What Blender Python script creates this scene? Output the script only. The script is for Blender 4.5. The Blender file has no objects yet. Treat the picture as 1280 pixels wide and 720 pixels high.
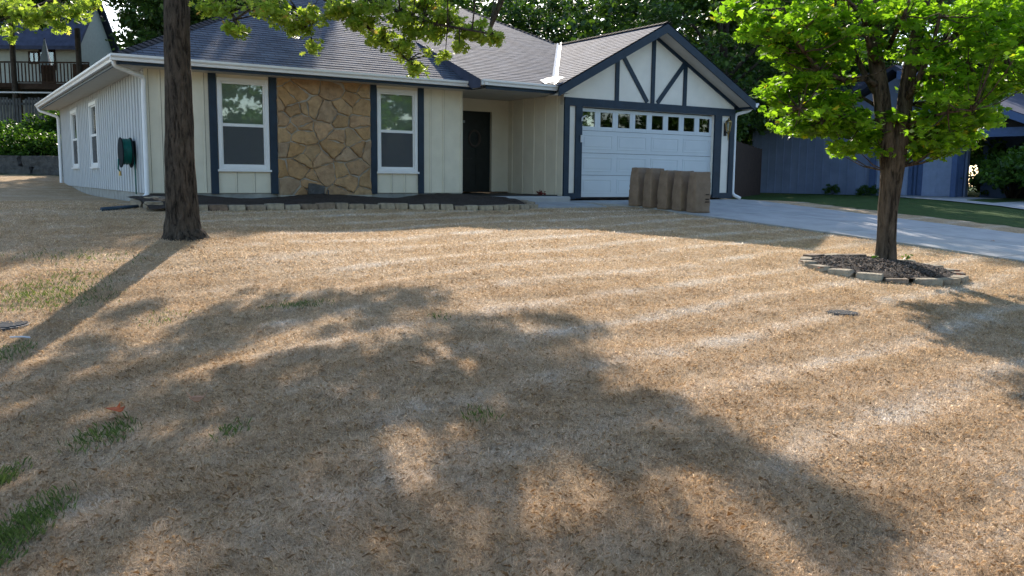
import bpy, math, random
import numpy as np
from mathutils import Vector, Matrix
random.seed(7); rng = np.random.default_rng(7)
S = bpy.context.scene; COL = S.collection
R = math.radians

# ------------------------------------------------------------------ camera, sky, sun, exposure
PITCH, ROLL, FPX, YAW = R(7.20), R(.585), 1091., R(33.275)
cam = bpy.data.cameras.new('camera'); cam.sensor_width = 36; cam.lens = 36 * FPX / 1280
cam.clip_end = 800; cam.clip_start = .05
co = bpy.data.objects.new('camera', cam); COL.objects.link(co); S.camera = co
co.matrix_world = Matrix.Rotation(math.pi/2 - PITCH, 4, 'X') @ Matrix.Rotation(ROLL, 4, 'Z')
SUN_E, SUN_A = R(29.5), R(-5.8)
SUND = np.array([math.sin(SUN_A)*math.cos(SUN_E), math.cos(SUN_A)*math.cos(SUN_E), math.sin(SUN_E)])
W = bpy.data.worlds.new('World'); S.world = W; W.use_nodes = True
nt = W.node_tree; bg = nt.nodes['Background']; sky = nt.nodes.new('ShaderNodeTexSky')
sky.sky_type = 'NISHITA'; sky.sun_disc = False; sky.sun_elevation = SUN_E; sky.sun_rotation = SUN_A
sky.dust_density = .7
nt.links.new(sky.outputs[0], bg.inputs[0]); bg.inputs[1].default_value = .15
sl = bpy.data.lights.new('sun', 'SUN'); sl.energy = 3.9; sl.angle = R(.53); sl.color = (1, .89, .77)
so = bpy.data.objects.new('sun', sl); COL.objects.link(so)
so.rotation_euler = Vector(SUND).to_track_quat('Z', 'Y').to_euler()
S.view_settings.view_transform = 'Standard'; S.view_settings.look = 'None'
S.view_settings.exposure = 1.22; S.view_settings.gamma = 1

# ------------------------------------------------------------------ coordinates
# the house frame: x along the front (to the right), y away from the street; the eye is the origin
U = np.array([math.cos(YAW), math.sin(YAW), 0]); V = np.array([-math.sin(YAW), math.cos(YAW), 0])
def l2w(x, y, z=0.): return x*U + y*V + np.array([0, 0, z])
def w2l(x, y): return x*U[0] + y*U[1], x*V[0] + y*V[1]
def sstep(a, b, x): t = np.clip((x-a)/(b-a), 0, 1); return t*t*(3-2*t)
def gz(x, y):                                   # ground height at world x, y
    x = np.asarray(x, float); y = np.asarray(y, float)
    lx, ly = x*U[0] + y*U[1], x*V[0] + y*V[1]
    z = -.58 + .066*np.minimum(ly-16.3, 0) + .10*sstep(16.3, 18.5, ly)*sstep(11, 13, lx)*(1-sstep(18.5, 20, lx))
    z = z - .28*sstep(-.5, -4, x)*sstep(11.5, 6.5, y)      # the lawn dips a little near left
    z = np.maximum(z, -2.6)
    # bank rising on the far left
    d = (-x - 6) * .55 + (y - 22) * .8
    z = z + .55*sstep(2, 16, d)*sstep(-9, -14, x)
    z = z + 1.5*sstep(33.2, 38.5, y)*sstep(-9, -14, x) + 1.2*sstep(39, 50, y)*sstep(-6, -14, x)
    z = z + .022*np.sin(lx*1.3+.7)*np.sin(ly*.9) * (1-sstep(14.5, 15.5, ly))*(1-sstep(12.8, 13.4, lx))
    return z
def lz(x, y): p = l2w(x, y); return float(gz(p[0], p[1]))
def ray(px, py):
    a = (px-640)/FPX; b = (360-py)/FPX
    a, b = a*math.cos(ROLL)-b*math.sin(ROLL), a*math.sin(ROLL)+b*math.cos(ROLL)
    return np.array([a, math.cos(PITCH)+b*math.sin(PITCH), -math.sin(PITCH)+b*math.cos(PITCH)])
def at(px, py, depth): d = ray(px, py); return d*depth/d[1]
def on_ground(px, py):
    d = ray(px, py); lo, hi = .5, 90.
    for _ in range(50):
        m = (lo+hi)/2; p = d*m
        if p[2] < gz(p[0], p[1]): hi = m
        else: lo = m
    return d*lo

# ------------------------------------------------------------------ materials
class NT:
    def __init__(s, name, rough=.7, spec=.3):
        s.m = bpy.data.materials.new(name); s.m.use_nodes = True; s.t = s.m.node_tree
        s.b = s.t.nodes['Principled BSDF']; s.b.inputs['Roughness'].default_value = rough
        s.b.inputs['Specular IOR Level'].default_value = spec
        s.out = s.t.nodes['Material Output']
    def n(s, typ, **kw):
        n = s.t.nodes.new(typ)
        for k, v in kw.items():
            if k in n.inputs: n.inputs[k].default_value = v
            else: setattr(n, k, v)
        return n
    def l(s, a, b): s.t.links.new(a, b)
    def pos(s, kind='Object'):
        return s.n('ShaderNodeTexCoord').outputs[kind]
    def noise(s, scale, detail=4, vec=None, rough=.55, dist=0.):
        n = s.n('ShaderNodeTexNoise'); n.inputs['Scale'].default_value = scale; n.inputs['Detail'].default_value = detail
        n.inputs['Roughness'].default_value = rough; n.inputs['Distortion'].default_value = dist
        s.l(vec if vec is not None else s.pos(), n.inputs['Vector']); return n.outputs['Fac']
    def mapping(s, vec, scale=(1,1,1), rot=(0,0,0), loc=(0,0,0)):
        n = s.n('ShaderNodeMapping'); n.inputs['Scale'].default_value = scale; n.inputs['Rotation'].default_value = rot
        n.inputs['Location'].default_value = loc; s.l(vec, n.inputs['Vector']); return n.outputs[0]
    def ramp(s, fac, stops):
        n = s.n('ShaderNodeValToRGB'); e = n.color_ramp.elements
        while len(e) < len(stops): e.new(.5)
        for i, (p, c) in enumerate(stops):
            e[i].position = p; e[i].color = (*c, 1) if len(c) == 3 else c
        s.l(fac, n.inputs[0]); return n.outputs[0]
    def mix(s, fac, a, b, mode='MIX'):
        n = s.n('ShaderNodeMix'); n.data_type = 'RGBA'; n.blend_type = mode
        for sock, v in ((n.inputs[0], fac), (n.inputs[6], a), (n.inputs[7], b)):
            if hasattr(v, 'links'): s.l(v, sock)
            elif isinstance(v, (int, float)): sock.default_value = v
            else: sock.default_value = (*v, 1)
        return n.outputs[2]
    def math(s, op, a, b=0.):
        n = s.n('ShaderNodeMath'); n.operation = op
        for sock, v in ((n.inputs[0], a), (n.inputs[1], b)):
            if hasattr(v, 'links'): s.l(v, sock)
            else: sock.default_value = v
        return n.outputs[0]
    def col(s, c):
        if hasattr(c, 'links'): s.l(c, s.b.inputs['Base Color'])
        else: s.b.inputs['Base Color'].default_value = (*c, 1)
    def bump(s, h, strength=.3, dist=.02, chain=None):
        n = s.n('ShaderNodeBump'); n.inputs['Strength'].default_value = strength; n.inputs['Distance'].default_value = dist
        s.l(h, n.inputs['Height'])
        s.l(n.outputs[0], s.b.inputs['Normal']); return n
    def translucent(s, colr, fac):
        tr = s.n('ShaderNodeBsdfTranslucent'); mx = s.n('ShaderNodeMixShader'); mx.inputs[0].default_value = fac
        s.l(colr, tr.inputs[0]); s.l(s.b.outputs[0], mx.inputs[1]); s.l(tr.outputs[0], mx.inputs[2]); s.l(mx.outputs[0], s.out.inputs[0])
M = {}
def simple(name, c, rough=.6, var=.12, scale=6, bump=.15, bscale=60, spec=.3, dirt=0., metal=0):
    t = NT(name, rough, spec); n = t.noise(scale, 5)
    a = tuple(x*(1-var) for x in c); b = tuple(min(1, x*(1+var)) for x in c)
    base = t.ramp(n, [(.3, a), (.7, b)])
    if dirt:
        n2 = t.noise(1.7, 6, t.mapping(t.pos(), (1, 1, .25)), .7)
        base = t.mix(t.math('MULTIPLY', t.ramp(n2, [(.5, (0,0,0)), (.75, (1,1,1))]), dirt), base, tuple(x*.5 for x in c))
    t.col(base); t.b.inputs['Metallic'].default_value = metal
    if bump: t.bump(t.noise(bscale, 3), bump, .01)
    M[name] = t.m; return t
simple('navy', (.012, .028, .05), .5, .2, 5, .1)
simple('cream', (.68, .64, .52), .65, .06, 3, .12, 90, dirt=.10)
simple('cream_skylit', (.50, .52, .53), .65, .05, 3, .12, 90, dirt=.10)  # same cream siding, with the bluish skylight put into the colour
simple('gable_cream', (.74, .71, .64), .7, .05, 3, .2, 60)
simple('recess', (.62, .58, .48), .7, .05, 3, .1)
simple('white', (.74, .75, .75), .4, .04, 4, .05, dirt=.06)
simple('door_white', (.55, .60, .63), .42, .03, 2, .05, dirt=.05)
simple('soffit', (.50, .48, .43), .7, .05)
simple('concrete', (.34, .345, .345), .85, .16, 1.6, .35, 90, dirt=.4)
simple('foundation', (.30, .30, .28), .9, .25, 4, .4, 30)
simple('front_door', (.008, .012, .012), .35, .3)
simple('brass', (.35, .25, .10), .35, .1, metal=1)
simple('dark', (.012, .012, .013), .6, .2)
simple('blind', (.62, .64, .58), .8, .05)
simple('screen', (.035, .04, .042), .8, .1)
simple('hose_green', (.0, .11, .09), .4, .2)
simple('reel', (.008, .014, .018), .95, .2)
simple('blue_wall', (.20, .255, .39), .75, .12, 1.5, .2, 40, dirt=.2)
simple('blue_door', (.32, .40, .58), .6, .08)
simple('blue_trim', (.08, .13, .26), .6, .1)
simple('brown_wood', (.05, .03, .022), .8, .3, 4, .4, 30)
simple('grey_wood', (.075, .08, .085), .85, .4, 3, .4, 30)
simple('rail_white', (.55, .58, .62), .5, .1)
simple('upper_wall', (.36, .38, .34), .7, .08)
simple('dark_roof', (.05, .06, .10), .9, .25, 3, .5, 20)
simple('umbrella_cloth', (.20, .25, .27), .8, .1)
simple('plastic_blue', (.02, .045, .07), .45, .2)
simple('metal_grate', (.06, .065, .07), .7, .3)
simple('valley_metal', (.45, .47, .48), .5, .08)
simple('seam_shade', (.16, .13, .09), .9, .3)  # brown of dirty grooves, with the battens' shadow lines put into the colour
simple('insect_grey', (.12, .13, .14), .5)
simple('mulch_chip', (.17, .13, .105), .9, .4, 30, .2)
simple('flower_red', (.12, .02, .02), .7, .3)
simple('ink', (.03, .02, .015), .8, .2)
simple('pole', (.06, .05, .045), .9, .3)

# stone edging: colour differs from block to block
t = NT('edge_stone', .9); oi = t.n('ShaderNodeObjectInfo')
c0 = t.ramp(oi.outputs['Random'], [(0, (.30, .24, .17)), (.35, (.42, .37, .29)), (.6, (.22, .16, .12)), (.8, (.36, .31, .24)), (1, (.50, .44, .34))])
c1 = t.ramp(t.noise(9, 6), [(.3, (.55, .55, .55)), (.7, (1.15, 1.12, 1.05))])
t.col(t.mix(1., c0, c1, 'MULTIPLY')); t.bump(t.noise(35, 6), .7, .03); M['edge_stone'] = t.m
# ledge stones of the veneer: colour attribute per stone
t = NT('veneer_stone', .85); at_ = t.n('ShaderNodeAttribute'); at_.attribute_name = 'tone'
c1 = t.ramp(t.noise(7, 6, None, .65), [(.28, (.62, .58, .55)), (.55, (1, 1, 1)), (.8, (1.25, 1.15, 1.0))])
t.col(t.mix(1., at_.outputs['Color'], c1, 'MULTIPLY')); t.bump(t.noise(14, 8, None, .65), .8, .04); M['veneer_stone'] = t.m
simple('mortar', (.36, .33, .28), .95, .15, 8, .6, 40)
# bark
def bark(name, c, sc):
    t = NT(name, .95, .15); v = t.mapping(t.pos(), (1, 1, .18)); n = t.noise(sc, 7, v, .65, .4)
    n2 = t.noise(sc*.35, 6, t.mapping(t.pos(), (1, 1, .5)), .7); b0 = t.ramp(n, [(.38, tuple(x*.25 for x in c)), (.48, tuple(x*.9 for x in c)), (.75, tuple(x*1.7 for x in c))])
    t.col(t.mix(1., b0, t.ramp(n2, [(.3, (.6, .62, .6)), (.7, (1.4, 1.4, 1.3))]), 'MULTIPLY'))
    t.bump(n, 1., .12); M[name] = t.m
bark('oak_bark', (.085, .068, .055), 26); bark('maple_bark', (.12, .09, .068), 16)
bark('far_bark', (.05, .042, .035), 10)
# leaves
def leafmat(name, stops, tfac=.45, tcol=(1.5, 1.6, .55), rough=.45):
    t = NT(name, rough, .35); a = t.n('ShaderNodeAttribute'); a.attribute_name = 'tint'
    base = t.ramp(a.outputs['Fac'], stops)
    t.col(base); t.translucent(t.mix(1., base, tcol, 'MULTIPLY'), tfac); M[name] = t.m
leafmat('maple_leaf', [(0, (.06, .13, .012)), (.5, (.10, .20, .016)), (.975, (.15, .26, .02)), (1, (.30, .20, .03))], .6, (2.6, 2.6, 1.0))
leafmat('oak_leaf', [(0, (.09, .14, .02)), (.5, (.15, .22, .035)), (.97, (.20, .26, .06)), (1, (.30, .18, .07))], .65, (2.5, 2.4, 1.2))
leafmat('far_leaf', [(0, (.022, .052, .014)), (.5, (.042, .092, .022)), (1, (.085, .15, .03))], .35, (1.5, 1.6, .6))
leafmat('shrub_leaf', [(0, (.03, .07, .014)), (.5, (.06, .13, .02)), (1, (.10, .19, .03))], .4)
leafmat('dry_twig_leaf', [(0, (.07, .05, .03)), (.5, (.10, .08, .04)), (1, (.06, .08, .03))], .3)
t = NT('fallen', .7); t.col(t.ramp(t.noise(20), [(.3, (.30, .045, .006)), (.7, (.45, .09, .012))])); M['fallen'] = t.m
t = NT('fallen_brown', .7); t.col(t.ramp(t.noise(20), [(.3, (.22, .10, .05)), (.7, (.35, .18, .09))])); M['fallen_brown'] = t.m
# mulch
t = NT('mulch', .95); n = t.noise(45, 8, None, .75); t.col(t.ramp(n, [(.35, (.018, .013, .010)), (.55, (.05, .036, .028)), (.72, (.13, .10, .08))]))
t.bump(n, 1., .05); M['mulch'] = t.m
# lawn: straw with mowing bands that run parallel to the house front
def lawn_colour(t, vec):
    v = t.mapping(vec, rot=(0, 0, -YAW))
    sep = t.n('ShaderNodeSeparateXYZ'); t.l(v, sep.inputs[0])
    w = t.math('SUBTRACT', t.noise(.45, 2, v), .5)
    q = t.math('ADD', t.math('SUBTRACT', sep.outputs[1], t.math('MULTIPLY', sep.outputs[0], .17)), t.math('MULTIPLY', w, .55))
    s1 = t.math('SINE', t.math('MULTIPLY', t.math('SUBTRACT', q, 2.02), 6.7))
    ridge = t.math('POWER', t.math('MAXIMUM', s1, 0.), 1.5)
    fade = t.n('ShaderNodeMapRange'); t.l(sep.outputs[0], fade.inputs[0]); fade.inputs[1].default_value = 1.5; fade.inputs[2].default_value = 5.; fade.inputs[3].default_value = .25
    brk = t.ramp(t.noise(.8, 3, vec), [(.30, (.6, .6, .6)), (.6, (1, 1, 1))])
    st = t.math('MULTIPLY', t.math('MULTIPLY', ridge, fade.outputs[0]), brk)
    n = t.math('SUBTRACT', t.noise(2.3, 7, vec, .65), .5); n0 = t.math('SUBTRACT', t.noise(.5, 3, vec), .5)
    f = t.math('ADD', t.math('ADD', t.math('MULTIPLY', st, .34), .42), t.math('ADD', t.math('MULTIPLY', n, 1.1), t.math('MULTIPLY', n0, .5)))
    straw = t.ramp(f, [(.0, (.42, .275, .15)), (.35, (.57, .41, .245)), (.55, (.65, .49, .32)), (.78, (.73, .61, .47)), (1, (.77, .71, .62))])
    straw = t.mix(1., straw, t.ramp(t.noise(13, 5, vec, .8), [(.30, (.66, .65, .64)), (.5, (1.07, 1.08, 1.09)), (.70, (1.25, 1.28, 1.32))]), 'MULTIPLY')
    n2 = t.noise(5, 6, vec, .75)
    return t.mix(t.ramp(n2, [(.58, (0, 0, 0)), (.80, (.7, .7, .7))]), straw, (.36, .27, .17))
t = NT('lawn_ground', .95, .1); gp = t.n('ShaderNodeNewGeometry').outputs['Position']
c = lawn_colour(t, gp)
fine = t.noise(55, 8, gp, .75)
c = t.mix(1., c, t.ramp(fine, [(.32, (.42, .40, .38)), (.5, (.72, .70, .68)), (.68, (1.05, 1.07, 1.1))]), 'MULTIPLY')  # ground darkened: shade in the gaps between blades put into its colour
gm = t.n('ShaderNodeAttribute'); gm.attribute_name = 'green'
gn = t.ramp(t.noise(3, 6, gp, .7), [(.30, (.0, .0, .0)), (.62, (1, 1, 1))])
gf = t.ramp(t.math('ADD', gm.outputs['Fac'], t.math('MULTIPLY', t.math('SUBTRACT', t.noise(1.6, 6, gp, .7), .5), 1.3)), [(.45, (0, 0, 0)), (.62, (1, 1, 1))])
c = t.mix(gf, c, t.mix(gn, (.035, .06, .018), (.055, .10, .025)))
t.col(c); t.bump(fine, .9, .04); M['lawn_ground'] = t.m
t = NT('straw_blade', .6, .3); gp = t.n('ShaderNodeNewGeometry').outputs['Position']; a = t.n('ShaderNodeAttribute'); a.attribute_name = 'tint'
c = lawn_colour(t, gp)
c = t.mix(1., c, t.ramp(a.outputs['Fac'], [(0, (.86, .80, .74)), (.5, (1.04, 1.02, .99)), (.82, (1.16, 1.17, 1.17)), (.92, (1.4, 1.48, 1.56)), (1, (1.6, 1.74, 1.9))]), 'MULTIPLY')
t.col(c); t.translucent(c, .42); M['straw_blade'] = t.m
leafmat('green_blade', [(0, (.06, .095, .03)), (1, (.15, .19, .07))], .3)
# roof shingles in metres, from the UV map
t = NT('shingle', .86, .19); uv = t.pos('UV')
br = t.n('ShaderNodeTexBrick'); t.l(uv, br.inputs['Vector']); br.inputs['Scale'].default_value = 1.; br.offset = .37; br.offset_frequency = 2
br.inputs['Brick Width'].default_value = .30; br.inputs['Row Height'].default_value = .14; br.inputs['Mortar Size'].default_value = .006
br.inputs['Color1'].default_value = (.088, .107, .142, 1); br.inputs['Color2'].default_value = (.062, .077, .104, 1); br.inputs['Mortar'].default_value = (.03, .03, .035, 1)
n = t.noise(2.2, 5, uv); c = t.mix(1., br.outputs['Color'], t.ramp(n, [(.3, (.75, .75, .78)), (.7, (1.3, 1.28, 1.25))]), 'MULTIPLY')
c = t.mix(1., c, t.ramp(t.noise(140, 3, uv), [(.3, (.6, .6, .6)), (.7, (1.4, 1.4, 1.4))]), 'MULTIPLY')
t.col(c); t.bump(t.noise(160, 3, uv), .4, .01); M['shingle'] = t.m
# glass
t = NT('glass', .03, .6); t.b.inputs['Transmission Weight'].default_value = 0
g = t.n('ShaderNodeBsdfGlossy'); g.inputs['Roughness'].default_value = .02; tr = t.n('ShaderNodeBsdfTransparent'); tr.inputs[0].default_value = (.8, .85, .83, 1)
fr = t.n('ShaderNodeFresnel'); fr.inputs[0].default_value = 1.6; mx = t.n('ShaderNodeMixShader')
t.l(t.math('ADD', t.math('MULTIPLY', fr.outputs[0], 1.), .07), mx.inputs[0]); t.l(tr.outputs[0], mx.inputs[1]); t.l(g.outputs[0], mx.inputs[2]); t.l(mx.outputs[0], t.out.inputs[0])
t.bump_ = None; M['glass'] = t.m
# kraft paper
t = NT('kraft', .8, .2); n = t.noise(5, 6, None, .6); t.col(t.ramp(n, [(.3, (.19, .135, .095)), (.7, (.27, .20, .145))]))
vw = t.n('ShaderNodeTexVoronoi'); vw.inputs['Scale'].default_value = 9; t.l(t.pos(), vw.inputs['Vector']); t.bump(vw.outputs['Distance'], .35, .02); M['kraft'] = t.m
# boulders of the retaining wall
t = NT('wall_rock', .95); t.col(t.ramp(t.noise(4, 7, None, .7), [(.3, (.045, .045, .045)), (.7, (.15, .15, .145))])); t.bump(t.noise(7, 8, None, .7), 1., .12); M['wall_rock'] = t.m

# ------------------------------------------------------------------ mesh helpers
class MB:
    def __init__(s): s.v = []; s.f = []; s.uv = None
    def add(s, vs, fs):
        o = len(s.v); s.v += [tuple(map(float, p)) for p in vs]; s.f += [tuple(i+o for i in f) for f in fs]; return s
    def box(s, x0, x1, y0, y1, z0, z1):
        return s.add([(x0,y0,z0),(x1,y0,z0),(x1,y1,z0),(x0,y1,z0),(x0,y0,z1),(x1,y0,z1),(x1,y1,z1),(x0,y1,z1)],
                     [(0,3,2,1),(4,5,6,7),(0,1,5,4),(1,2,6,5),(2,3,7,6),(3,0,4,7)])
    def bar(s, a, b, w, h, up=(0,0,1)):          # rectangular bar from a to b
        a = np.array(a, float); b = np.array(b, float); d = b-a; d /= np.linalg.norm(d)
        up = np.array(up, float); sd = np.cross(d, up); sd /= np.linalg.norm(sd); u2 = np.cross(sd, d)
        c = [a+sx*sd*w/2+sz*u2*h/2 for sx, sz in ((-1,-1),(1,-1),(1,1),(-1,1))]; e = [q+(b-a) for q in c]
        return s.add(c+e, [(0,1,2,3),(7,6,5,4),(0,4,5,1),(1,5,6,2),(2,6,7,3),(3,7,4,0)])
    def prism(s, poly, y0, y1):                  # polygon in x,z extruded along y
        n = len(poly); return s.add([(x, y0, z) for x, z in poly]+[(x, y1, z) for x, z in poly],
            [tuple(range(n)), tuple(range(2*n-1, n-1, -1))]+[(i, i+n, (i+1) % n+n, (i+1) % n) for i in range(n)])
    def tube(s, path, rad, n=8, wob=0., caps=True):
        path = [np.array(p, float) for p in path]; o = len(s.v); k = len(path)
        if not hasattr(rad, '__len__'): rad = [rad]*k
        ref = None
        for i, p in enumerate(path):
            d = path[min(i+1, k-1)]-path[max(i-1, 0)]; d /= (np.linalg.norm(d)+1e-9)
            if ref is None: ref = np.cross(d, (0.3, .9, .2) if abs(d[2]) > .7 else (0, 0, 1))
            ref = ref-d*(ref@d); ref /= np.linalg.norm(ref); b = np.cross(d, ref)
            for j in range(n):
                a = 2*math.pi*j/n; r = rad[i]*(1+wob*math.sin(a*5+i*.35)+wob*.7*math.sin(a*9-i*.8+1)+wob*random.uniform(-.5, .5))
                s.v.append(tuple(p+ref*r*math.cos(a)+b*r*math.sin(a)))
        for i in range(k-1):
            for j in range(n):
                s.f.append((o+i*n+j, o+i*n+(j+1) % n, o+(i+1)*n+(j+1) % n, o+(i+1)*n+j))
        if caps: s.f.append(tuple(o+j for j in range(n))[::-1]); s.f.append(tuple(o+(k-1)*n+j for j in range(n)))
        return s
def mk(name, mb, mat, parent=None, off=(0,0,0), smooth=False, bevel=0., mats=None):
    me = bpy.data.meshes.new(name); v = np.array(mb.v, float)-np.array(off, float)
    me.from_pydata(v.tolist(), [], mb.f); me.update()
    for m_ in ([mat] if mats is None else mats): me.materials.append(M[m_])
    if smooth: me.polygons.foreach_set('use_smooth', [True]*len(me.polygons))
    o = bpy.data.objects.new(name, me); COL.objects.link(o)
    if parent is not None: o.parent = parent
    if bevel:
        b = o.modifiers.new('bevel', 'BEVEL'); b.width = bevel; b.segments = 2; b.limit_method = 'ANGLE'
    return o
def tag(o, label=None, cat=None, group=None, kind=None):
    for k, v in (('label', label), ('category', cat), ('group', group), ('kind', kind)):
        if v: o[k] = v
    return o
def empty(name, loc, rz=0., **kw):
    o = bpy.data.objects.new(name, None); COL.objects.link(o); o.location = loc; o.rotation_euler = (0, 0, rz)
    o.empty_display_size = .2; tag(o, **kw); return o
def fast_mesh(name, verts, loops, nper, mat, parent=None, tint=None):
    """verts (N,3), every face has nper vertices; tint per face"""
    me = bpy.data.meshes.new(name); nf = len(loops)//nper
    me.vertices.add(len(verts)); me.vertices.foreach_set('co', np.ascontiguousarray(verts, np.float32).ravel())
    me.loops.add(len(loops)); me.loops.foreach_set('vertex_index', loops.astype(np.int32))
    me.polygons.add(nf); me.polygons.foreach_set('loop_start', (np.arange(nf)*nper).astype(np.int32))
    me.update(calc_edges=True)
    if tint is not None:
        a = me.attributes.new('tint', 'FLOAT', 'FACE'); a.data.foreach_set('value', tint.astype(np.float32))
    me.materials.append(M[mat]); o = bpy.data.objects.new(name, me); COL.objects.link(o)
    if parent is not None: o.parent = parent
    return o
def half(pts): return [(0, 0)]+pts+[(0, 1)]+[(-x, y) for x, y in reversed(pts)]
SH_MAPLE = half([(.16, .0), (.46, .10), (.30, .27), (.60, .52), (.27, .50), (.20, .66)])
SH_OAK = half([(.05, .15), (.24, .22), (.09, .34), (.40, .50), (.11, .56), (.30, .78), (.10, .80)])
SH_OVAL = half([(.26, .25), (.30, .55), (.14, .85)])
def leaves(name, cent, mat, size, shape, parent=None, flat=.6, base=(0,0,0), jit=.35, tint=None, droop=.3):
    """one mesh of many real leaf blades at the given centres"""
    n = len(cent); sh = np.array(shape); k = len(sh)
    nrm = rng.normal(size=(n, 3)); nrm[:, 2] = np.abs(nrm[:, 2])+flat*2; nrm /= np.linalg.norm(nrm, axis=1)[:, None]
    t = rng.normal(size=(n, 3)); t[:, 2] -= droop; t -= nrm*np.sum(t*nrm, 1)[:, None]; t /= np.linalg.norm(t, axis=1)[:, None]
    b = np.cross(nrm, t); s = size*(1+jit*rng.uniform(-1, 1, n))
    fold = -.25*np.abs(sh[:, 0])-.25*sh[:, 1]**2
    P = cent[:, None, :]+s[:, None, None]*(sh[None, :, 0, None]*b[:, None, :]+(sh[None, :, 1, None]-.5)*t[:, None, :]+fold[None, :, None]*nrm[:, None, :])
    P = P.reshape(-1, 3)-np.array(base)
    return fast_mesh(name, P, np.arange(n*k), k, mat, parent, rng.uniform(0, 1, n) if tint is None else tint)
def clumps(centres, per, rad, squash=.5):
    c = np.asarray(centres, float); n = len(c)
    d = rng.normal(size=(n, per, 3)); d /= np.linalg.norm(d, axis=2)[:, :, None]
    d *= (rng.uniform(0, 1, (n, per, 1))**.5)*np.asarray(rad).reshape(-1, 1, 1)
    d[:, :, 2] *= squash
    return (c[:, None, :]+d).reshape(-1, 3)

# ------------------------------------------------------------------ the ground
def axis_(lo, hi, spec):                         # variable spacing
    out = [lo]
    while out[-1] < hi:
        x = out[-1]; out.append(x+next(st for lim, st in spec if abs(x) < lim))
    return np.array(out)
xs = axis_(-75, 75, [(12, .2), (25, .5), (999, 3)]); ys = axis_(-30, 130, [(20, .2), (45, .6), (999, 4)])
X, Y = np.meshgrid(xs, ys); Z = gz(X, Y)
Z += .008*np.sin((X*V[0]+Y*V[1])*11.4)*(1-sstep(9, 12, np.hypot(X, Y)))
nx, ny = len(xs), len(ys); idx = np.arange(nx*ny).reshape(ny, nx)
F4 = np.stack([idx[:-1, :-1], idx[:-1, 1:], idx[1:, 1:], idx[1:, :-1]], -1).reshape(-1)
lawn = fast_mesh('lawn', np.stack([X, Y, Z], -1).reshape(-1, 3), F4, 4, 'lawn_ground')
lawn.data.polygons.foreach_set('use_smooth', [True]*len(lawn.data.polygons))
LX, LY = X*U[0]+Y*U[1], X*V[0]+Y*V[1]
green = sstep(19.5, 20.8, LX)*1.0 + sstep(30, 34, Y)*.7 + sstep(26, 30, Y)*sstep(-10, -13, X)*.4
g_ = lawn.data.attributes.new('green', 'FLOAT', 'POINT'); g_.data.foreach_set('value', np.clip(green, 0, 1.1).ravel().astype(np.float32))
tag(lawn, kind='structure')

def sheet(name, poly_fn, x0, x1, y0, y1, h, mat, step=.25, parent=None, kind='structure', skirt=.12):
    """slab that follows the ground between house-frame limits; x limits may depend on y"""
    nyy = max(2, int((y1-y0)/step)+1); nxx = max(2, int((x1-x0)/step)+1); mb = MB(); top = []
    for j in range(nyy):
        y = y0+(y1-y0)*j/(nyy-1); a, b = poly_fn(y) if poly_fn else (x0, x1)
        for i in range(nxx):
            p = l2w(a+(b-a)*i/(nxx-1), y); mb.v.append((p[0], p[1], float(gz(p[0], p[1]))+h))
    for j in range(nyy-1):
        for i in range(nxx-1): q = j*nxx+i; mb.f.append((q, q+1, q+nxx+1, q+nxx))
    rim = [i for i in range(nxx)]+[j*nxx+nxx-1 for j in range(1, nyy)]+[(nyy-1)*nxx+i for i in range(nxx-2, -1, -1)]+[j*nxx for j in range(nyy-2, 0, -1)]
    o = len(mb.v); mb.v += [(mb.v[i][0], mb.v[i][1], mb.v[i][2]-skirt) for i in rim]; n = len(rim)
    for i in range(n): mb.f.append((rim[(i+1) % n], rim[i], o+i, o+(i+1) % n))
    return mb
# driveway: slabs with open joints
dl = lambda y: 13.55 + .25*math.sin((y-4)*.35)*(y < 14) - max(0, y-14.6)**2*.35
dr = lambda y: 18.65 - .05*(16-y)
dmb = MB()
bands = [-14, -10.5, -7, -3.4, .2, 3.8, 7.2, 10.4, 13.4, 16.9]
for i in range(len(bands)-1):
    a, b = bands[i]+.014, bands[i+1]-.014
    for k in range(2):
        def fn(y, k=k):
            l_, r_ = dl(y), dr(y); m = 16.0
            return (l_, m-.012) if k == 0 else (m+.012, r_)
        s_ = sheet('d', fn, 13, 18, a, b, .035, 'concrete'); dmb.add(s_.v, s_.f)
dw = tag(mk('driveway', dmb, 'concrete'), kind='structure')
wk = MB(); s_ = sheet('w', lambda y: (10.3+max(0, 15.6-y)*1.2, 12.6-max(0, 0)), 10.3, 12.6, 15.35, 16.9, .03, 'concrete'); wk.add(s_.v, s_.f)
tag(mk('front_walk', wk, 'concrete'), kind='structure')

# planting bed soil along the wing
def bed_front(x): return np.interp(x, [2.9, 4, 6, 7.5, 9.2, 10.0, 10.6], [15.55, 15.65, 15.72, 15.6, 15.15, 15.1, 15.35])
bed = MB(); nxx = 60; nyy = 14
for j in range(nyy):
    for i in range(nxx):
        x = 2.95+(10.5-2.95)*i/(nxx-1); y1 = 17.79 if x < 10.3 else 16.6; y0 = bed_front(x)+.02; tt = j/(nyy-1)
        y = y0+(y1-y0)*tt; mound = .10*math.sin(min(1, tt*1.6)*math.pi/2)+random.uniform(-.012, .018)+.05*math.sin(x*2.1)*tt
        bed.v.append(tuple(l2w(x, y, lz(x, y)+.05+mound)))
for j in range(nyy-1):
    for i in range(nxx-1): q = j*nxx+i; bed.f.append((q, q+1, q+nxx+1, q+nxx))
tag(mk('mulch_bed', bed, 'mulch'), kind='structure')

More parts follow.
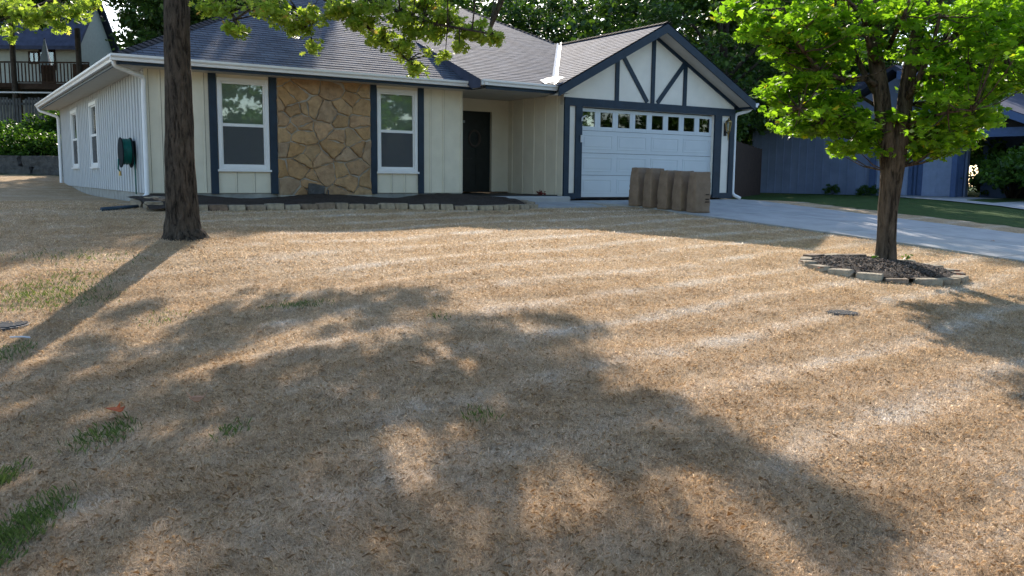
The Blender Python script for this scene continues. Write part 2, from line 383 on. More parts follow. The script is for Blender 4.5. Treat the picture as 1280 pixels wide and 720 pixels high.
# ------------------------------------------------------------------ the brick-free ranch house
HB = (3.38, 17.8, -.5)
house = empty('house', l2w(*HB), YAW, label='single storey cream ranch house with navy trim, stone panel and attached garage', cat='house')
def hp(name, mb, mat, parent=None, **kw): return mk(name, mb, mat, parent or house, HB if (parent in (None, house)) else HB, **kw)
WY = 17.8; GY = 16.9; WX = 3.38; GXL, GXR = 12.5, 18.25
# foundation
fb = MB(); fb.box(WX+.02, 10.27, WY+.03, WY+.3, -1.0, -.36); fb.box(WX+.03, WX+.3, WY+.3, 31.0, -1., -.37); fb.box(GXL-.0, GXL+.2, GY+.1, 19.3, -1, -.46)
hp('foundation', fb, 'foundation')
wins = [(4.70, 5.72, .11, 1.90), (8.11, 9.09, .11, 1.90)]
# wing front wall with openings
w = MB(); segs = [(WX, 4.70), (5.72, 8.11), (9.09, 10.27)]
for a, b in segs: w.box(a, b, WY, WY+.14, -.36, 2.15)
for a, b, z0, z1 in wins: w.box(a, b, WY+.001, WY+.139, -.36, z0); w.box(a, b, WY+.001, WY+.139, z1, 2.15)
for x in (3.40, 3.62, 4.02, 4.42, 5.02, 5.38, 8.44, 8.76, 9.40, 9.74, 10.20): w.box(x, x+.035, WY-.016, WY+.001, -.36, 2.14) if x in (3.40,3.62,4.02,4.42,9.40,9.74,10.20) else w.box(x, x+.03, WY-.016, WY+.001, -.36, .105)
w.box(10.13, 10.27, WY+.14, 19.3, -.36, 2.15)
fwall = hp('front_wall', w, 'cream')
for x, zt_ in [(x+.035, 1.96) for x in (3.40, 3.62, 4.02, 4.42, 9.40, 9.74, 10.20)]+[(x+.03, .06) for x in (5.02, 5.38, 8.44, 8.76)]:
    w = MB(); w.box(x, x+.011, WY-.004, WY+.001, -.35, zt_); hp('seam_shade_strip', w, 'seam_shade', fwall)  # dark strip beside each batten: groove dirt and a painted shadow line
# left side wall
w = MB(); lw = [(23.70, 24.90, .17, 1.77), (27.25, 28.55, .17, 1.77)]
yy = WY+.14
for a, b, z0, z1 in lw:
    w.box(WX, WX+.14, yy, a, -.37, 2.15); w.box(WX+.001, WX+.139, a, b, -.37, z0); w.box(WX+.001, WX+.139, a, b, z1, 2.15); yy = b
w.box(WX, WX+.14, yy, 31.0, -.37, 2.15)
y = 17.86
while y < 31:
    inside = [q for q in lw if q[0]-.08 < y < q[1]+.04]
    if not inside: w.box(WX-.022, WX+.001, y, y+.045, -.37, 2.14)
    else: w.box(WX-.022, WX+.001, y, y+.045, -.37, inside[0][2]-.06); w.box(WX-.022, WX+.001, y, y+.045, inside[0][3]+.05, 2.14)
    y += .305
hp('side_wall', w, 'cream_skylit')
# unseen rear and right walls
w = MB(); w.box(WX+.14, 17.0, 30.9, 31.0, -.6, 2.15); w.box(16.9, 17.0, 19.4, 30.9, -.6, 2.15); w.box(GXR-.14, GXR-.001, GY+.2, 24, -.6, 2.1)
hp('rear_wall', w, 'cream')
# recess
w = MB(); RX0, RX1, RZ = 11.02, 11.98, 1.66
w.box(10.27, 10.93, 19.3, 19.42, -.36, 2.15); w.box(12.07, GXL, 19.3, 19.42, -.36, 2.15); w.box(10.93, 12.07, 19.301, 19.419, RZ+.09, 2.15)
w.box(GXL, GXL+.12, GY+.02, 19.3, -.46, 2.12)
for y in (17.15, 17.62, 18.1, 18.6, 19.08): w.box(GXL-.02, GXL+.001, y, y+.04, -.44, 2.1)
hp('porch_wall', w, 'recess')
# front door
d = MB(); d.box(RX0, RX1, 19.36, 19.40, -.36, RZ)
door = hp('front_door', d, 'front_door')
f = MB(); f.box(RX0-.09, RX0, 19.27, 19.41, -.36, RZ+.09); f.box(RX1, RX1+.09, 19.27, 19.41, -.36, RZ+.09); f.box(RX0, RX1, 19.27, 19.409, RZ, RZ+.09)
hp('door_frame', f, 'recess', door)
p = MB()
for (a, b, z0, z1) in ((.12,.44,-.20,.35),(.54,.86,-.20,.35),(.12,.44,.47,1.05),(.54,.86,.47,1.05)):
    p.box(RX0+a, RX0+b, 19.345, 19.361, z0, z1)
hp('door_panel', p, 'front_door', door)
k = MB(); k.tube([(RX0+.08, 19.30, .55), (RX0+.08, 19.36, .55)], .03, 10); k.box(RX0+.05, RX0+.11, 19.35, 19.361, .45, .68); hp('handle', k, 'brass', door)
th = MB(); th.tube([(RX0+.48+.16*math.cos(a), 19.335, .98+.2*math.sin(a)) for a in np.linspace(0, 2*math.pi, 20)], .03, 6); hp('door_wreath', th, 'pole', door)
nm = MB(); nm.box(RX0+.12, RX0+.20, 19.33, 19.345, 1.36, 1.42); hp('name_plate', nm, 'umbrella_cloth', door)
# porch light beside the door
pl = MB(); pl.tube([(10.27+.04, WY+1.32, 1.45), (10.27+.10, WY+1.32, 1.47), (10.27+.10, WY+1.32, 1.36)], .015, 6); pl.tube([(10.37, WY+1.32, 1.42), (10.37, WY+1.32, 1.36), (10.37, WY+1.32, 1.2), (10.37, WY+1.32, 1.12)], [.02, .06, .045, .01], 8)
hp('porch_light', pl, 'brass')
# porch slab and step
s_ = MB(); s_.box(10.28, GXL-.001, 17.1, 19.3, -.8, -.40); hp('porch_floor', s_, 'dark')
s_ = MB(); s_.box(10.45, 12.42, 16.45, 17.09, -.85, -.42); hp('porch_step', s_, 'concrete', bevel=.03)
# trims
trims = [(4.54, 4.685), (5.735, 5.885), (7.95, 8.095), (9.105, 9.245)]
for a, b in trims:
    m = MB(); m.box(a, b, WY-.045, WY-.0, -.38, 2.12); hp('trim_board', m, 'navy', bevel=.004)

def window(x0, x1, z0, z1, axis='y', pos=WY, tone='blind'):
    """double hung window; axis y: in a wall facing -y, axis x: facing -x"""
    def bx(mb, a, b, d0, d1, e, f_):
        if axis == 'y': mb.box(a, b, pos+d0, pos+d1, e, f_)
        else: mb.box(pos+d0, pos+d1, a, b, e, f_)
    fw = .075; zm = z0+(z1-z0)*.49
    fr = MB(); bx(fr, x0, x0+fw, -.03, .10, z0, z1); bx(fr, x1-fw, x1, -.03, .10, z0, z1); bx(fr, x0+fw, x1-fw, -.028, .10, z1-fw*1.1, z1); bx(fr, x0+fw, x1-fw, -.028, .10, z0, z0+fw*.8)
    wd = hp('window', fr, 'white', bevel=.004)
    sa = MB(); bx(sa, x0+fw, x1-fw, .0, .05, zm-.03, zm+.03)
    for q in (x0+fw, x1-fw-.03): bx(sa, q, q+.03, .005, .045, z0+fw*.8, z1-fw*1.1)
    bx(sa, x0+fw+.03, x1-fw-.03, .006, .044, z1-fw*1.1-.03, z1-fw*1.1); bx(sa, x0+fw+.03, x1-fw-.03, .006, .044, z0+fw*.8, z0+fw*.8+.04)
    hp('sash', sa, 'white', wd)
    si = MB(); bx(si, x0-.03, x1+.03, -.06, .02, z0-.045, z0-.002); hp('sill', si, 'white', wd, bevel=.004)
    g1 = MB(); bx(g1, x0+fw, x1-fw, .026, .030, zm+.03, z1-fw*1.1); hp('pane', g1, 'glass', wd)
    g2 = MB(); bx(g2, x0+fw, x1-fw, .026, .030, z0+fw*.8, zm-.03); hp('pane', g2, 'glass', wd)
    sc = MB(); bx(sc, x0+fw+.03, x1-fw-.03, .008, .010, z0+fw*.8+.04, zm-.03); so_ = hp('insect_screen', sc, 'mesh_screen', wd)
    bl = MB(); bx(bl, x0+fw, x1-fw, .095, .099, z0+.05, z1-.05); hp('blind', bl, tone, wd)
t = NT('mesh_screen', .8); tr = t.n('ShaderNodeBsdfTransparent'); mx = t.n('ShaderNodeMixShader'); mx.inputs[0].default_value = .55
t.col((.10, .11, .12)); t.l(tr.outputs[0], mx.inputs[1]); t.l(t.b.outputs[0], mx.inputs[2]); t.l(mx.outputs[0], t.out.inputs[0]); M['mesh_screen'] = t.m
for a, b, z0, z1 in wins: window(a, b, z0, z1)
for a, b, z0, z1 in lw: window(a, b, z0, z1, 'x', WX, 'dark')

# stone veneer: irregular ledge stones with real relief
def stone_panel(x0, x1, z0, z1, y, n=52):
    r = random.Random(21); W_, H_ = x1-x0, z1-z0
    pts = []
    while len(pts) < n:
        c = (r.uniform(0, W_), r.uniform(0, H_))
        if all(((c[0]-q[0])*.85)**2+((c[1]-q[1])*1.25)**2 > .19**2*(.6+.9*r.random()) for q in pts): pts.append(c)
        elif r.random() < .02: pts.append(c)
    mb = MB(); tones = []
    pal = [(.36,.23,.115),(.38,.25,.13),(.34,.215,.11),(.36,.24,.14),(.38,.26,.145),(.35,.225,.12),(.38,.235,.11),(.35,.25,.16)]
    for i, c in enumerate(pts):
        poly = [(0, 0), (W_, 0), (W_, H_), (0, H_)]; wts = wts if i else [r.uniform(-.016, .022) for _ in pts]
        for j, q in enumerate(pts):
            if i == j: continue
            nx_, nz_ = q[0]-c[0], (q[1]-c[1])*1.5; L2 = (q[0]-c[0])**2+1.5*(q[1]-c[1])**2; tq = .5+(wts[i]-wts[j])/(2*L2); mx_, mz_ = c[0]+(q[0]-c[0])*tq, c[1]+(q[1]-c[1])*tq; new = []
            for k in range(len(poly)):
                A_, B_ = poly[k], poly[(k+1) % len(poly)]
                da = (A_[0]-mx_)*nx_+(A_[1]-mz_)*nz_; db = (B_[0]-mx_)*nx_+(B_[1]-mz_)*nz_
                if da <= 0: new.append(A_)
                if da*db < 0: s = da/(da-db); new.append((A_[0]+s*(B_[0]-A_[0]), A_[1]+s*(B_[1]-A_[1])))
            poly = new
            if len(poly) < 3: break
        if len(poly) < 3: continue
        cx = sum(p[0] for p in poly)/len(poly); cz = sum(p[1] for p in poly)/len(poly)
        fine = []
        for k in range(len(poly)):
            A_, B_ = poly[k], poly[(k+1) % len(poly)]; L = math.hypot(B_[0]-A_[0], B_[1]-A_[1]); m = max(1, int(L/.07))
            for q in range(m):
                s = q/m; fine.append((A_[0]+s*(B_[0]-A_[0])+r.uniform(-.013, .013), A_[1]+s*(B_[1]-A_[1])+r.uniform(-.013, .013)))
        def inset(d): 
            out = []
            for p in fine:
                L = math.hypot(p[0]-cx, p[1]-cz)+1e-6; s = max(.2, 1-d/L); out.append((cx+(p[0]-cx)*s, cz+(p[1]-cz)*s))
            return out
        dep = r.uniform(.018, .06); tx, tz = r.uniform(-.09, .09), r.uniform(-.12, .06)
        g = r.uniform(.001, .022)
        rings = [(inset(g), .0), (inset(g+.004), dep*.7), (inset(g+.022), dep), (inset(g+.08), dep+.004)]
        o = len(mb.v); m = len(fine); nf0 = len(mb.f)
        for ring, dd in rings:
            for p in ring: mb.v.append((x0+p[0], y-dd-(dd > 0)*((p[0]-cx)*tx+(p[1]-cz)*tz+r.uniform(-.003, .003)), z0+p[1]))
        for q in range(len(rings)-1):
            for k in range(m): mb.f.append((o+q*m+k, o+q*m+(k+1) % m, o+(q+1)*m+(k+1) % m, o+(q+1)*m+k))
        mb.v.append((x0+cx, y-dep-.006, z0+cz)); tp = len(mb.v)-1
        for k in range(m): mb.f.append((o+(len(rings)-1)*m+k, o+(len(rings)-1)*m+(k+1) % m, tp))
        tn = pal[r.randrange(len(pal))]; s = r.uniform(1.0, 1.25); tones += [tuple(x*s for x in tn)]*(len(mb.f)-nf0)
    return mb, tones
mb, tones = stone_panel(5.885, 7.95, -.42, 2.12, WY-.03)
sp = hp('stone_panel', mb, 'veneer_stone')
ca = sp.data.attributes.new('tone', 'FLOAT_COLOR', 'FACE'); ca.data.foreach_set('color', np.array([(*c, 1) for c in tones], np.float32).ravel())
m = MB(); m.box(5.886, 7.949, WY-.032, WY-.001, -.44, 2.12); hp('mortar', m, 'mortar', sp)
m = MB(); m.box(5.90, 7.95, WY-.10, WY-.033, -.56, -.40); hp('stone_footing', m, 'mortar', sp, bevel=.01)

# ---------------- garage front
g = MB(); g.box(GXL+.001, 13.03, GY, GY+.14, -.40, 1.71); g.box(17.50, GXR-.001, GY, GY+.14, -.40, 1.71)
SL = .526; RXC, RZC, EZ = 15.27, 3.82, 2.10                       # ridge, eave of the garage roof
gz_in = lambda x: RZC-.16-SL*abs(x-RXC)
g.prism([(GXL, 1.71), (GXR, 1.71), (GXR, gz_in(GXR)), (RXC, RZC-.16), (GXL, gz_in(GXL))], GY+.001, GY+.139)
hp('gable_wall', g, 'gable_cream')
def timber(a, b, w_=.115, d_=.03, y=GY): # in x,z
    m = MB(); a = (a[0], y-d_/2-.001, a[1]); b = (b[0], y-d_/2-.001, b[1]); m.bar(a, b, d_, w_, (1, 0, 0) if abs(a[0]-b[0]) < .01 else (0, 0, 1)); return m
def fr(name, mb, **kw): return hp(name, mb, 'navy', **kw)
m = MB(); m.box(GXL, 12.65, GY-.05, GY-.001, -.48, 1.71); fr('corner_post', m)
m = MB(); m.box(12.84, 13.03, GY-.05, GY-.001, -.48, 1.71); fr('door_post', m)
m = MB(); m.box(17.50, 17.76, GY-.05, GY-.001, -.48, 1.71); fr('door_post', m)
m = MB(); m.box(18.08, GXR, GY-.05, GY-.001, -.48, 1.71); fr('corner_post', m)
for a, b in ((GXL, 12.84), (17.76, GXR)): m = MB(); m.box(a, b, GY-.052, GY-.002, -.50, -.35); fr('base_board', m)
m = MB(); m.box(GXL, GXR, GY-.055, GY-.001, 1.71, 1.90); fr('beam', m)
for a, b in (((15.27, 1.90), (15.27, 3.60)), ((14.10, 1.90), (14.10, 3.02)), ((16.38, 1.90), (16.38, 3.05)), ((15.10, 1.92), (14.22, 3.06)), ((15.44, 1.92), (16.36, 2.98))):
    sl_ = abs(a[0]-b[0]) > .01
    fr('gable_timber', timber(a, b, d_=.026 if sl_ else .034))
for s in (-1, 1):
    m = MB(); x0 = RXC; x1 = GXL if s < 0 else GXR
    m.prism([(x0, RZC-.17), (x1, RZC-.17-SL*abs(x1-RXC)), (x1, RZC-.30-SL*abs(x1-RXC)), (x0, RZC-.30)][::(1 if s < 0 else -1)], GY-.04, GY-.0); fr('rake_trim', m)
# rake fascia at the front edge of the roof and soffit
RK = 16.40
for s in (-1, 1):
    x1 = 12.0 if s < 0 else 18.54; h1 = RZC-SL*abs(x1-RXC)
    m = MB(); m.prism([(RXC, RZC-.03), (x1, h1-.03), (x1, h1-.24), (RXC, RZC-.24)][::(1 if s < 0 else -1)], RK, RK+.04); fr('rake_board', m)
    m = MB(); m.prism([(RXC, RZC-.20), (x1, h1-.20), (x1, h1-.215), (RXC, RZC-.215)][::(1 if s < 0 else -1)], RK+.041, GY-.041); hp('rake_soffit', m, 'soffit')
# garage door: four rows of raised panels, eight glazed lights on top
DX0, DX1, DZ0, DZ1 = 13.03, 17.50, -.455, 1.69
m = MB(); rows = 4; rh = (DZ1-DZ0)/rows; cw = (DX1-DX0)/8; DY = GY+.07
for r_ in range(rows):
    z0 = DZ0+r_*rh
    if r_ < 3: m.box(DX0, DX1, DY, DY+.04, z0+.004, z0+rh-.004)
    for c_ in range(8):
        a = DX0+c_*cw
        if r_ < 3:
            if c_ % 2 == 0:
                for (p0, p1, e0, e1) in ((.08, cw*2-.08, .09, .12), (.08, cw*2-.08, rh-.12, rh-.09)): m.box(a+p0, a+p1, DY-.008, DY+.001, z0+e0, z0+e1)
                m.box(a+.08, a+.11, DY-.008, DY+.001, z0+.12, z0+rh-.12); m.box(a+cw*2-.11, a+cw*2-.08, DY-.008, DY+.001, z0+.12, z0+rh-.12)
                m.box(a+.15, a+cw*2-.15, DY-.006, DY+.001, z0+.155, z0+rh-.155)
        else:
            m.box(a, a+.085, DY, DY+.04, z0+.004, z0+rh-.004); m.box(a+cw-.085, a+cw, DY, DY+.04, z0+.004, z0+rh-.004)
            m.box(a+.085, a+cw-.085, DY+.001, DY+.039, z0+.004, z0+.10); m.box(a+.085, a+cw-.085, DY+.001, DY+.039, z0+rh-.085, z0+rh-.004)
gd = hp('garage_door', m, 'door_white', bevel=.003)
for c_ in range(8):
    a = DX0+c_*cw; z0 = DZ0+3*rh
    q = MB(); q.box(a+.085, a+cw-.085, DY+.018, DY+.024, z0+.10, z0+rh-.085); hp('pane', q, 'dark_glass' if False else 'glass', gd)
q = MB(); q.box(DX0, DX1, DY+.25, DY+.26, -.45, 1.69); hp('dark_interior', q, 'dark', gd)
q = MB(); q.box(DX0, DX1, DY-.002, DY+.03, DZ0-.03, DZ0+.002); hp('bottom_seal', q, 'dark', gd)
# coach light, keypad, bracket
lp = MB(); cx, cy = 17.93, GY-.12
lp.box(cx-.05, cx+.05, GY-.02, GY-.001, 1.18, 1.52); lp.tube([(cx, GY-.02, 1.30), (cx, cy, 1.24), (cx, cy, 1.29)], .012, 6)
lamp = hp('coach_lamp', lp, 'dark')
q = MB(); q.tube([(cx, cy, 1.29), (cx, cy, 1.32), (cx, cy, 1.52), (cx, cy, 1.54)], [.035, .05, .08, .085], 6); hp('lamp_glass', q, 'glass', lamp)
q = MB(); q.tube([(cx, cy, 1.54), (cx, cy, 1.57), (cx, cy, 1.61), (cx, cy, 1.66)], [.095, .085, .03, .012], 6); q.tube([(cx, cy, 1.28), (cx, cy, 1.2), (cx, cy, 1.05)], [.04, .02, .008], 6)
for a in range(6): th_ = a*math.pi/3; q.bar((cx+.045*math.cos(th_), cy+.045*math.sin(th_), 1.3), (cx+.085*math.cos(th_), cy+.085*math.sin(th_), 1.55), .01, .01)
hp('lamp_cage', q, 'brass', lamp)
q = MB(); q.box(12.97, 13.04, GY-.08, GY-.051, .86, 1.03); hp('keypad', q, 'rail_white', bevel=.006)
q = MB(); q.bar((12.99, GY-.09, 1.36), (12.99, GY-.09, 1.44), .03, .03, (1, 0, 0)); q.bar((12.99, GY-.09, 1.44), (13.06, GY-.13, 1.49), .03, .03); hp('light_sensor', q, 'rail_white')

# ---------------- roof
EY, EZW = 17.25, 2.13
def courses(o, ud, vd, L, xr, uvx=0., expo=.14, th=.006):
    """real overlapping shingle courses; o origin at the eave, ud along it, vd up the slope, xr(s)->(a,b)"""
    mb = MB(); uv = []; o = np.array(o, float); ud = np.array(ud, float); vd = np.array(vd, float); vd /= np.linalg.norm(vd)
    nn = np.cross(ud, vd); nn /= np.linalg.norm(nn); nn *= np.sign(nn[2]); k = int(math.ceil(L/expo))
    for i in range(k):
        s0, s1 = i*expo, min(L, (i+1)*expo); a0, b0 = xr(s0); a1, b1 = xr(s1)
        if b0-a0 < .02 and b1-a1 < .02: continue
        seg = max(1, int((b0-a0)/.3)); base = len(mb.v)
        js = [random.uniform(-.006, .006) for _ in range(seg+1)]
        for q in range(seg+1):
            f_ = q/seg; xb = a0+(b0-a0)*f_; xt = a1+(b1-a1)*f_; lift = th+abs(js[q])*.6
            P0 = o+ud*xb+vd*s0; P1 = o+ud*xt+vd*s1
            mb.v += [tuple(P0), tuple(P0+nn*lift+vd*js[q]), tuple(P1+nn*.001)]; uv += [(xb, s0+.001), (xb, s0+.004), (xt, s1-.001)]
        for q in range(seg):
            c = base+q*3; mb.f += [(c, c+3, c+4, c+1), (c+1, c+4, c+5, c+2)]
    return mb, uv
def roofmesh(name, parts, parent=None):
    mb = MB(); UV = []
    for m_, u_ in parts: mb.add(m_.v, m_.f); UV += u_
    o = hp(name, mb, 'shingle', parent); me = o.data; l_ = me.uv_layers.new(name='UVMap'); vi = np.zeros(len(me.loops), np.int32); me.loops.foreach_get('vertex_index', vi)
    l_.data.foreach_set('uv', np.array(UV, np.float32)[vi].ravel()); return o
c5 = math.sqrt(1.25); HX0 = 2.83; RY = 24.4; RH = 5.70; HTL = HX0+(RY-EY); HTR = 10.2
parts = []
Lm = (RY-EY)*c5
parts.append(courses((0, EY, EZW), (1, 0, 0), (0, 1, .5), Lm, lambda s: (HX0+(HTL-HX0)*min(1, s/Lm), 11. if EY+s/c5 < 19.6 else max(9.9, HX0+(HTL-HX0)*min(1, s/Lm)))))
parts.append(courses((HX0, 0, EZW), (0, 1, 0), (1, 0, .5), Lm, lambda s: (EY+(RY-EY)*s/Lm, 31.55-(RY-EY)*s/Lm)))
# flared porch roof, a little shallower and further forward
PY, PZ, PT = 16.65, 2.115, .40; Lp = (RY-PY)*math.sqrt(1+PT*PT); HX1 = 13.98
def pxr(s):
    y = s/math.sqrt(1+PT*PT); z = PZ+PT*y; return (10.04-.05*y, min(12.0+max(0, (z-EZ))/SL+.12, 15.25) if y+PY < 21.05 else 15.1-(y+PY-21.05)*.312)
parts.append(courses((0, PY, PZ), (1, 0, 0), (0, 1, PT), Lp, pxr))
Lg = 3.27*math.sqrt(1+SL*SL)
parts.append(courses((12.0, 0, EZ), (0, 1, 0), (1, 0, SL), Lg, lambda s: (RK, 24.)))
parts.append(courses((18.54, 0, EZ), (0, 1, 0), (-1, 0, SL), Lg, lambda s: (RK, 24.)))
# right hip and back slopes
def plane(vs):
    m_ = MB(); m_.add(vs, [tuple(range(len(vs)))]); return m_, [(v[0], v[1]) for v in vs]
ZR = PZ+PT*(RY-PY); parts.append(plane([(15.1, 21.0, 3.85), (16.6, 19, 2.2), (16.6, 31.55, 2.2), (14.05, RY, ZR)]))
parts.append(plane([(9.6, RY, ZR), (14.05, RY, ZR), (16.6, 31.55, 2.2), (9.6, 31.55, 2.2)])); parts.append(plane([(HX0, 31.55, EZW), (10.0, 31.55, EZW), (HTL, RY, RH)]))
parts.append(plane([(12.0, 24, EZ), (18.54, 24, EZ), (RXC, 24, RZC)]))
roof = roofmesh('roof', parts)
# side of the raised porch roof
m = MB(); ps = []
for i in range(9):
    y = PY+2.8*i/8; zt = PZ+PT*(y-PY)+.012; zb = max(EZW+.5*(y-EY), EZW-.12) if y > EY else EZW-.15
    ps.append((10.05-.05*(y-PY), y, min(zb, zt)-.03)); ps.append((10.05-.05*(y-PY), y, zt))
m.v = ps; m.f = [(2*i, 2*i+2, 2*i+3, 2*i+1) for i in range(8)]; hp('roof_step', m, 'dark_roof', roof)
# hip and ridge caps
def caps(a, b, name='hip_cap', n=None):
    a = np.array(a); b = np.array(b); L = np.linalg.norm(b-a); d = (b-a)/L; sd = np.cross(d, (0, 0, 1)); sd /= np.linalg.norm(sd); n = int(L/.16); mm = MB(); up = np.cross(sd, d)
    for i in range(n):
        p = a+d*i*.16; q = p+d*.20; w_ = .14
        mm.add([p-sd*w_+up*-.025, p+up*.04, p+sd*w_+up*-.025, q-sd*w_+up*-.045, q+up*.018, q+sd*w_+up*-.045], [(0, 1, 4, 3), (1, 2, 5, 4)])
    return mm
for a, b in (((HX0, EY, EZW), (HTL, RY, RH)), ((15.1, 21.0, 3.86), (14.05, RY, ZR)), ((RXC, RK, RZC), (RXC, 22, RZC))):
    hp('ridge_cap', caps(a, b), 'shingle', roof)
# white metal valley
def vpt(x, y): return max(EZ+SL*(x-12.0), 0)
va = []
m = MB()
for i in range(13):
    f_ = i/12; y = PY+.0+(20.95-PY)*f_; z = PZ+PT*(y-PY); x = 12.0+(z-EZ)/SL; w_ = .085 if i else .14
    zl = z
    m.v += [(x-w_, y, zl+.03), (x, y, z+.022), (x+w_, y, EZ+SL*(x+w_-12.0)+.03)]
m.f = [(3*i+j, 3*i+j+1, 3*i+j+4, 3*i+j+3) for i in range(12) for j in (0, 1)]
m.add([(11.75, PY-.03, PZ+.02), (12.0, PY-.05, PZ+.10), (12.3, PY-.03, PZ+.2), (12.3, PY+.25, PZ+.26), (12.0, PY+.3, PZ+.19), (11.8, PY+.25, PZ+.13)], [(0, 1, 4, 5), (1, 2, 3, 4)])
hp('valley_flashing', m, 'valley_metal', roof)
# fascia, soffit, gutters
m = MB(); m.box(HX0+.02, 10.2, EY+.0, EY+.03, 1.95, 2.11); m.box(HX0+.0, HX0+.03, EY, 31.5, 1.95, 2.11)
m.box(10.20, 10.23, PY+.03, EY, 1.95, 2.11); m.box(10.20, 12.1, PY, PY+.03, 1.93, 2.10); hp('fascia', m, 'navy')
m = MB(); m.box(HX0+.03, WX, EY+.03, 31.45, 1.965, 1.98); m.box(WX, 10.2, EY+.03, WY, 1.965, 1.98); m.box(10.2, GXL, PY+.03, 19.3, 1.966, 1.981); hp('soffit', m, 'soffit')
m = MB(); m.box(18.4, 18.54, RK+.04, 24, 1.9, 2.07); hp('fascia', m, 'navy')
def gutter(a, b, out):
    """K-profile trough from a to b (x,y at the back top edge), out = outward unit"""
    a = np.array(a, float); b = np.array(b, float); o3 = np.array([out[0], out[1], 0.]); prof = [(0, 0), (0, -.115), (.075, -.115), (.085, -.07), (.12, -.04), (.12, 0), (.105, 0), (.105, -.03), (.01, -.03)]
    m_ = MB(); n = len(prof)
    for p in (a, b):
        for (d_, z_) in prof: m_.v.append(tuple(p+o3*d_+np.array([0, 0, z_])))
    m_.f = [(i, (i+1) % n, n+(i+1) % n, n+i) for i in range(n)]+[tuple(range(n)), tuple(range(2*n-1, n-1, -1))]; return m_
gu = MB()
for a, b, o_ in (((HX0-.12, EY, 2.12), (10.18, EY, 2.12), (0, -1)), ((HX0, EY, 2.12), (HX0, 31.5, 2.12), (-1, 0)),
                 ((10.19, EY-.02, 2.12), (10.19, PY-.1, 2.12), (-1, 0)), ((10.07, PY, 2.12), (12.06, PY, 2.11), (0, -1))):
    q = gutter(a, b, o_); gu.add(q.v, q.f)
hp('gutter', gu, 'white'); hp('gutter', gutter((18.54, RK, 2.06), (18.54, 24, 2.06), (1, 0)), 'white')
def dspout(path, n=10):
    m_ = MB(); P_ = [np.array(p, float) for p in path]; out = [P_[0]]
    for i in range(1, len(P_)-1):
        for s in (.25, .5, .75): 
            a = P_[i]+(P_[i-1]-P_[i])*min(.5, .12/np.linalg.norm(P_[i-1]-P_[i])); b = P_[i]+(P_[i+1]-P_[i])*min(.5, .12/np.linalg.norm(P_[i+1]-P_[i]))
            out.append((1-s)**2*a+2*s*(1-s)*P_[i]+s*s*b)
    out.append(P_[-1]); m_.tube(out, .045, n); return m_
hp('downspout', dspout([(HX0-.03, EY+.12, 2.03), (HX0-.03, EY+.14, 1.93), (WX-.02, WY-.08, 1.80), (WX-.04, WY-.07, 1.6), (WX-.04, WY-.07, -.42), (WX-.30, WY-.22, -.52)]), 'white', smooth=True)
hp('downspout', dspout([(HX0-.03, 31.3, 2.03), (HX0-.03, 31.3, 1.93), (WX-.08, 31.0, 1.75), (WX-.08, 31.0, 1.6), (WX-.08, 31.0, -.42), (WX-.40, 30.8, -.54)]), 'white', smooth=True)
hp('downspout', dspout([(18.60, GY-.3, 1.96), (18.58, GY-.25, 1.86), (18.33, GY+.02, 1.78), (18.33, GY+.02, 1.6), (18.33, GY+.02, -.40), (18.42, GY-.2, -.50)]), 'white', smooth=True)

# ------------------------------------------------------------------ things by the house
hl = l2w(WX-.02, 19.0, .0)
reel = empty('hose_reel', (hl[0], hl[1], .1), YAW, label='wall mounted hose reel with green hose beside the corner downspout', cat='hose reel')
q = MB()
for yy in (-.17, .17):
    q.tube([(-.16+yy*.55-.01, 0, .32), (-.16+yy*.55+.01, 0, .32)], .30, 22)
q.box(-.06, 0, -.12, .12, .1, .55); mk('reel_frame', q, 'reel', reel)
q = MB()
for i in range(6):
    yy = -.12+.048*i; q.tube([(-.16+yy*.55, .22*math.cos(a), .34+.24*math.sin(a)*(.97+.03*(i % 2))) for a in np.linspace(0, 2*math.pi, 24)], .022, 7)
    q.tube([(-.16+yy*.55+.01, .18*math.cos(a), .33+.19*math.sin(a)) for a in np.linspace(0, 2*math.pi, 20)], .022, 6)
q.tube([(-.30, .0, .2), (-.31, .02, .0), (-.28, .0, -.06)], .014, 6); q.tube([(-.05, -.2, .3), (-.04, -.26, -.1), (-.05, -.3, -.5)], .013, 6)
mk('hose', q, 'hose_green', reel, smooth=True)
q = MB(); q.tube([(-.28, 0, -.05), (-.28, 0, -.14)], [.02, .028], 8); mk('nozzle', q, 'brass', reel)

def rock(w_, d_, h_, seed, rough=.12, sub=3):
    r = random.Random(seed); m_ = MB(); n = sub+2; g_ = {}
    def P_(x, y, z):
        k_ = (round(x, 3), round(y, 3), round(z, 3))
        if k_ not in g_:
            l_ = max(abs(x), abs(y), abs(z)); rr = math.sqrt(x*x+y*y+z*z); s = .80+.20*(l_/rr)
            j = lambda: r.uniform(-rough, rough)*.5
            g_[k_] = len(m_.v); m_.v.append(((x*s+j())*w_/2, (y*s+j())*d_/2, (z*s+j()*.6+1)*h_/2))
        return g_[k_]
    gr = [-1+2*i/sub for i in range(sub+1)]
    for i in range(sub):
        for j in range(sub):
            a, b, c, d_2 = gr[i], gr[i+1], gr[j], gr[j+1]
            m_.f += [(P_(a, c, 1), P_(b, c, 1), P_(b, d_2, 1), P_(a, d_2, 1)), (P_(a, d_2, -1), P_(b, d_2, -1), P_(b, c, -1), P_(a, c, -1)),
                     (P_(a, -1, c), P_(b, -1, c), P_(b, -1, d_2), P_(a, -1, d_2)), (P_(a, 1, d_2), P_(b, 1, d_2), P_(b, 1, c), P_(a, 1, c)),
                     (P_(1, a, c), P_(1, b, c), P_(1, b, d_2), P_(1, a, d_2)), (P_(-1, a, d_2), P_(-1, b, d_2), P_(-1, b, c), P_(-1, a, c))]
    return m_
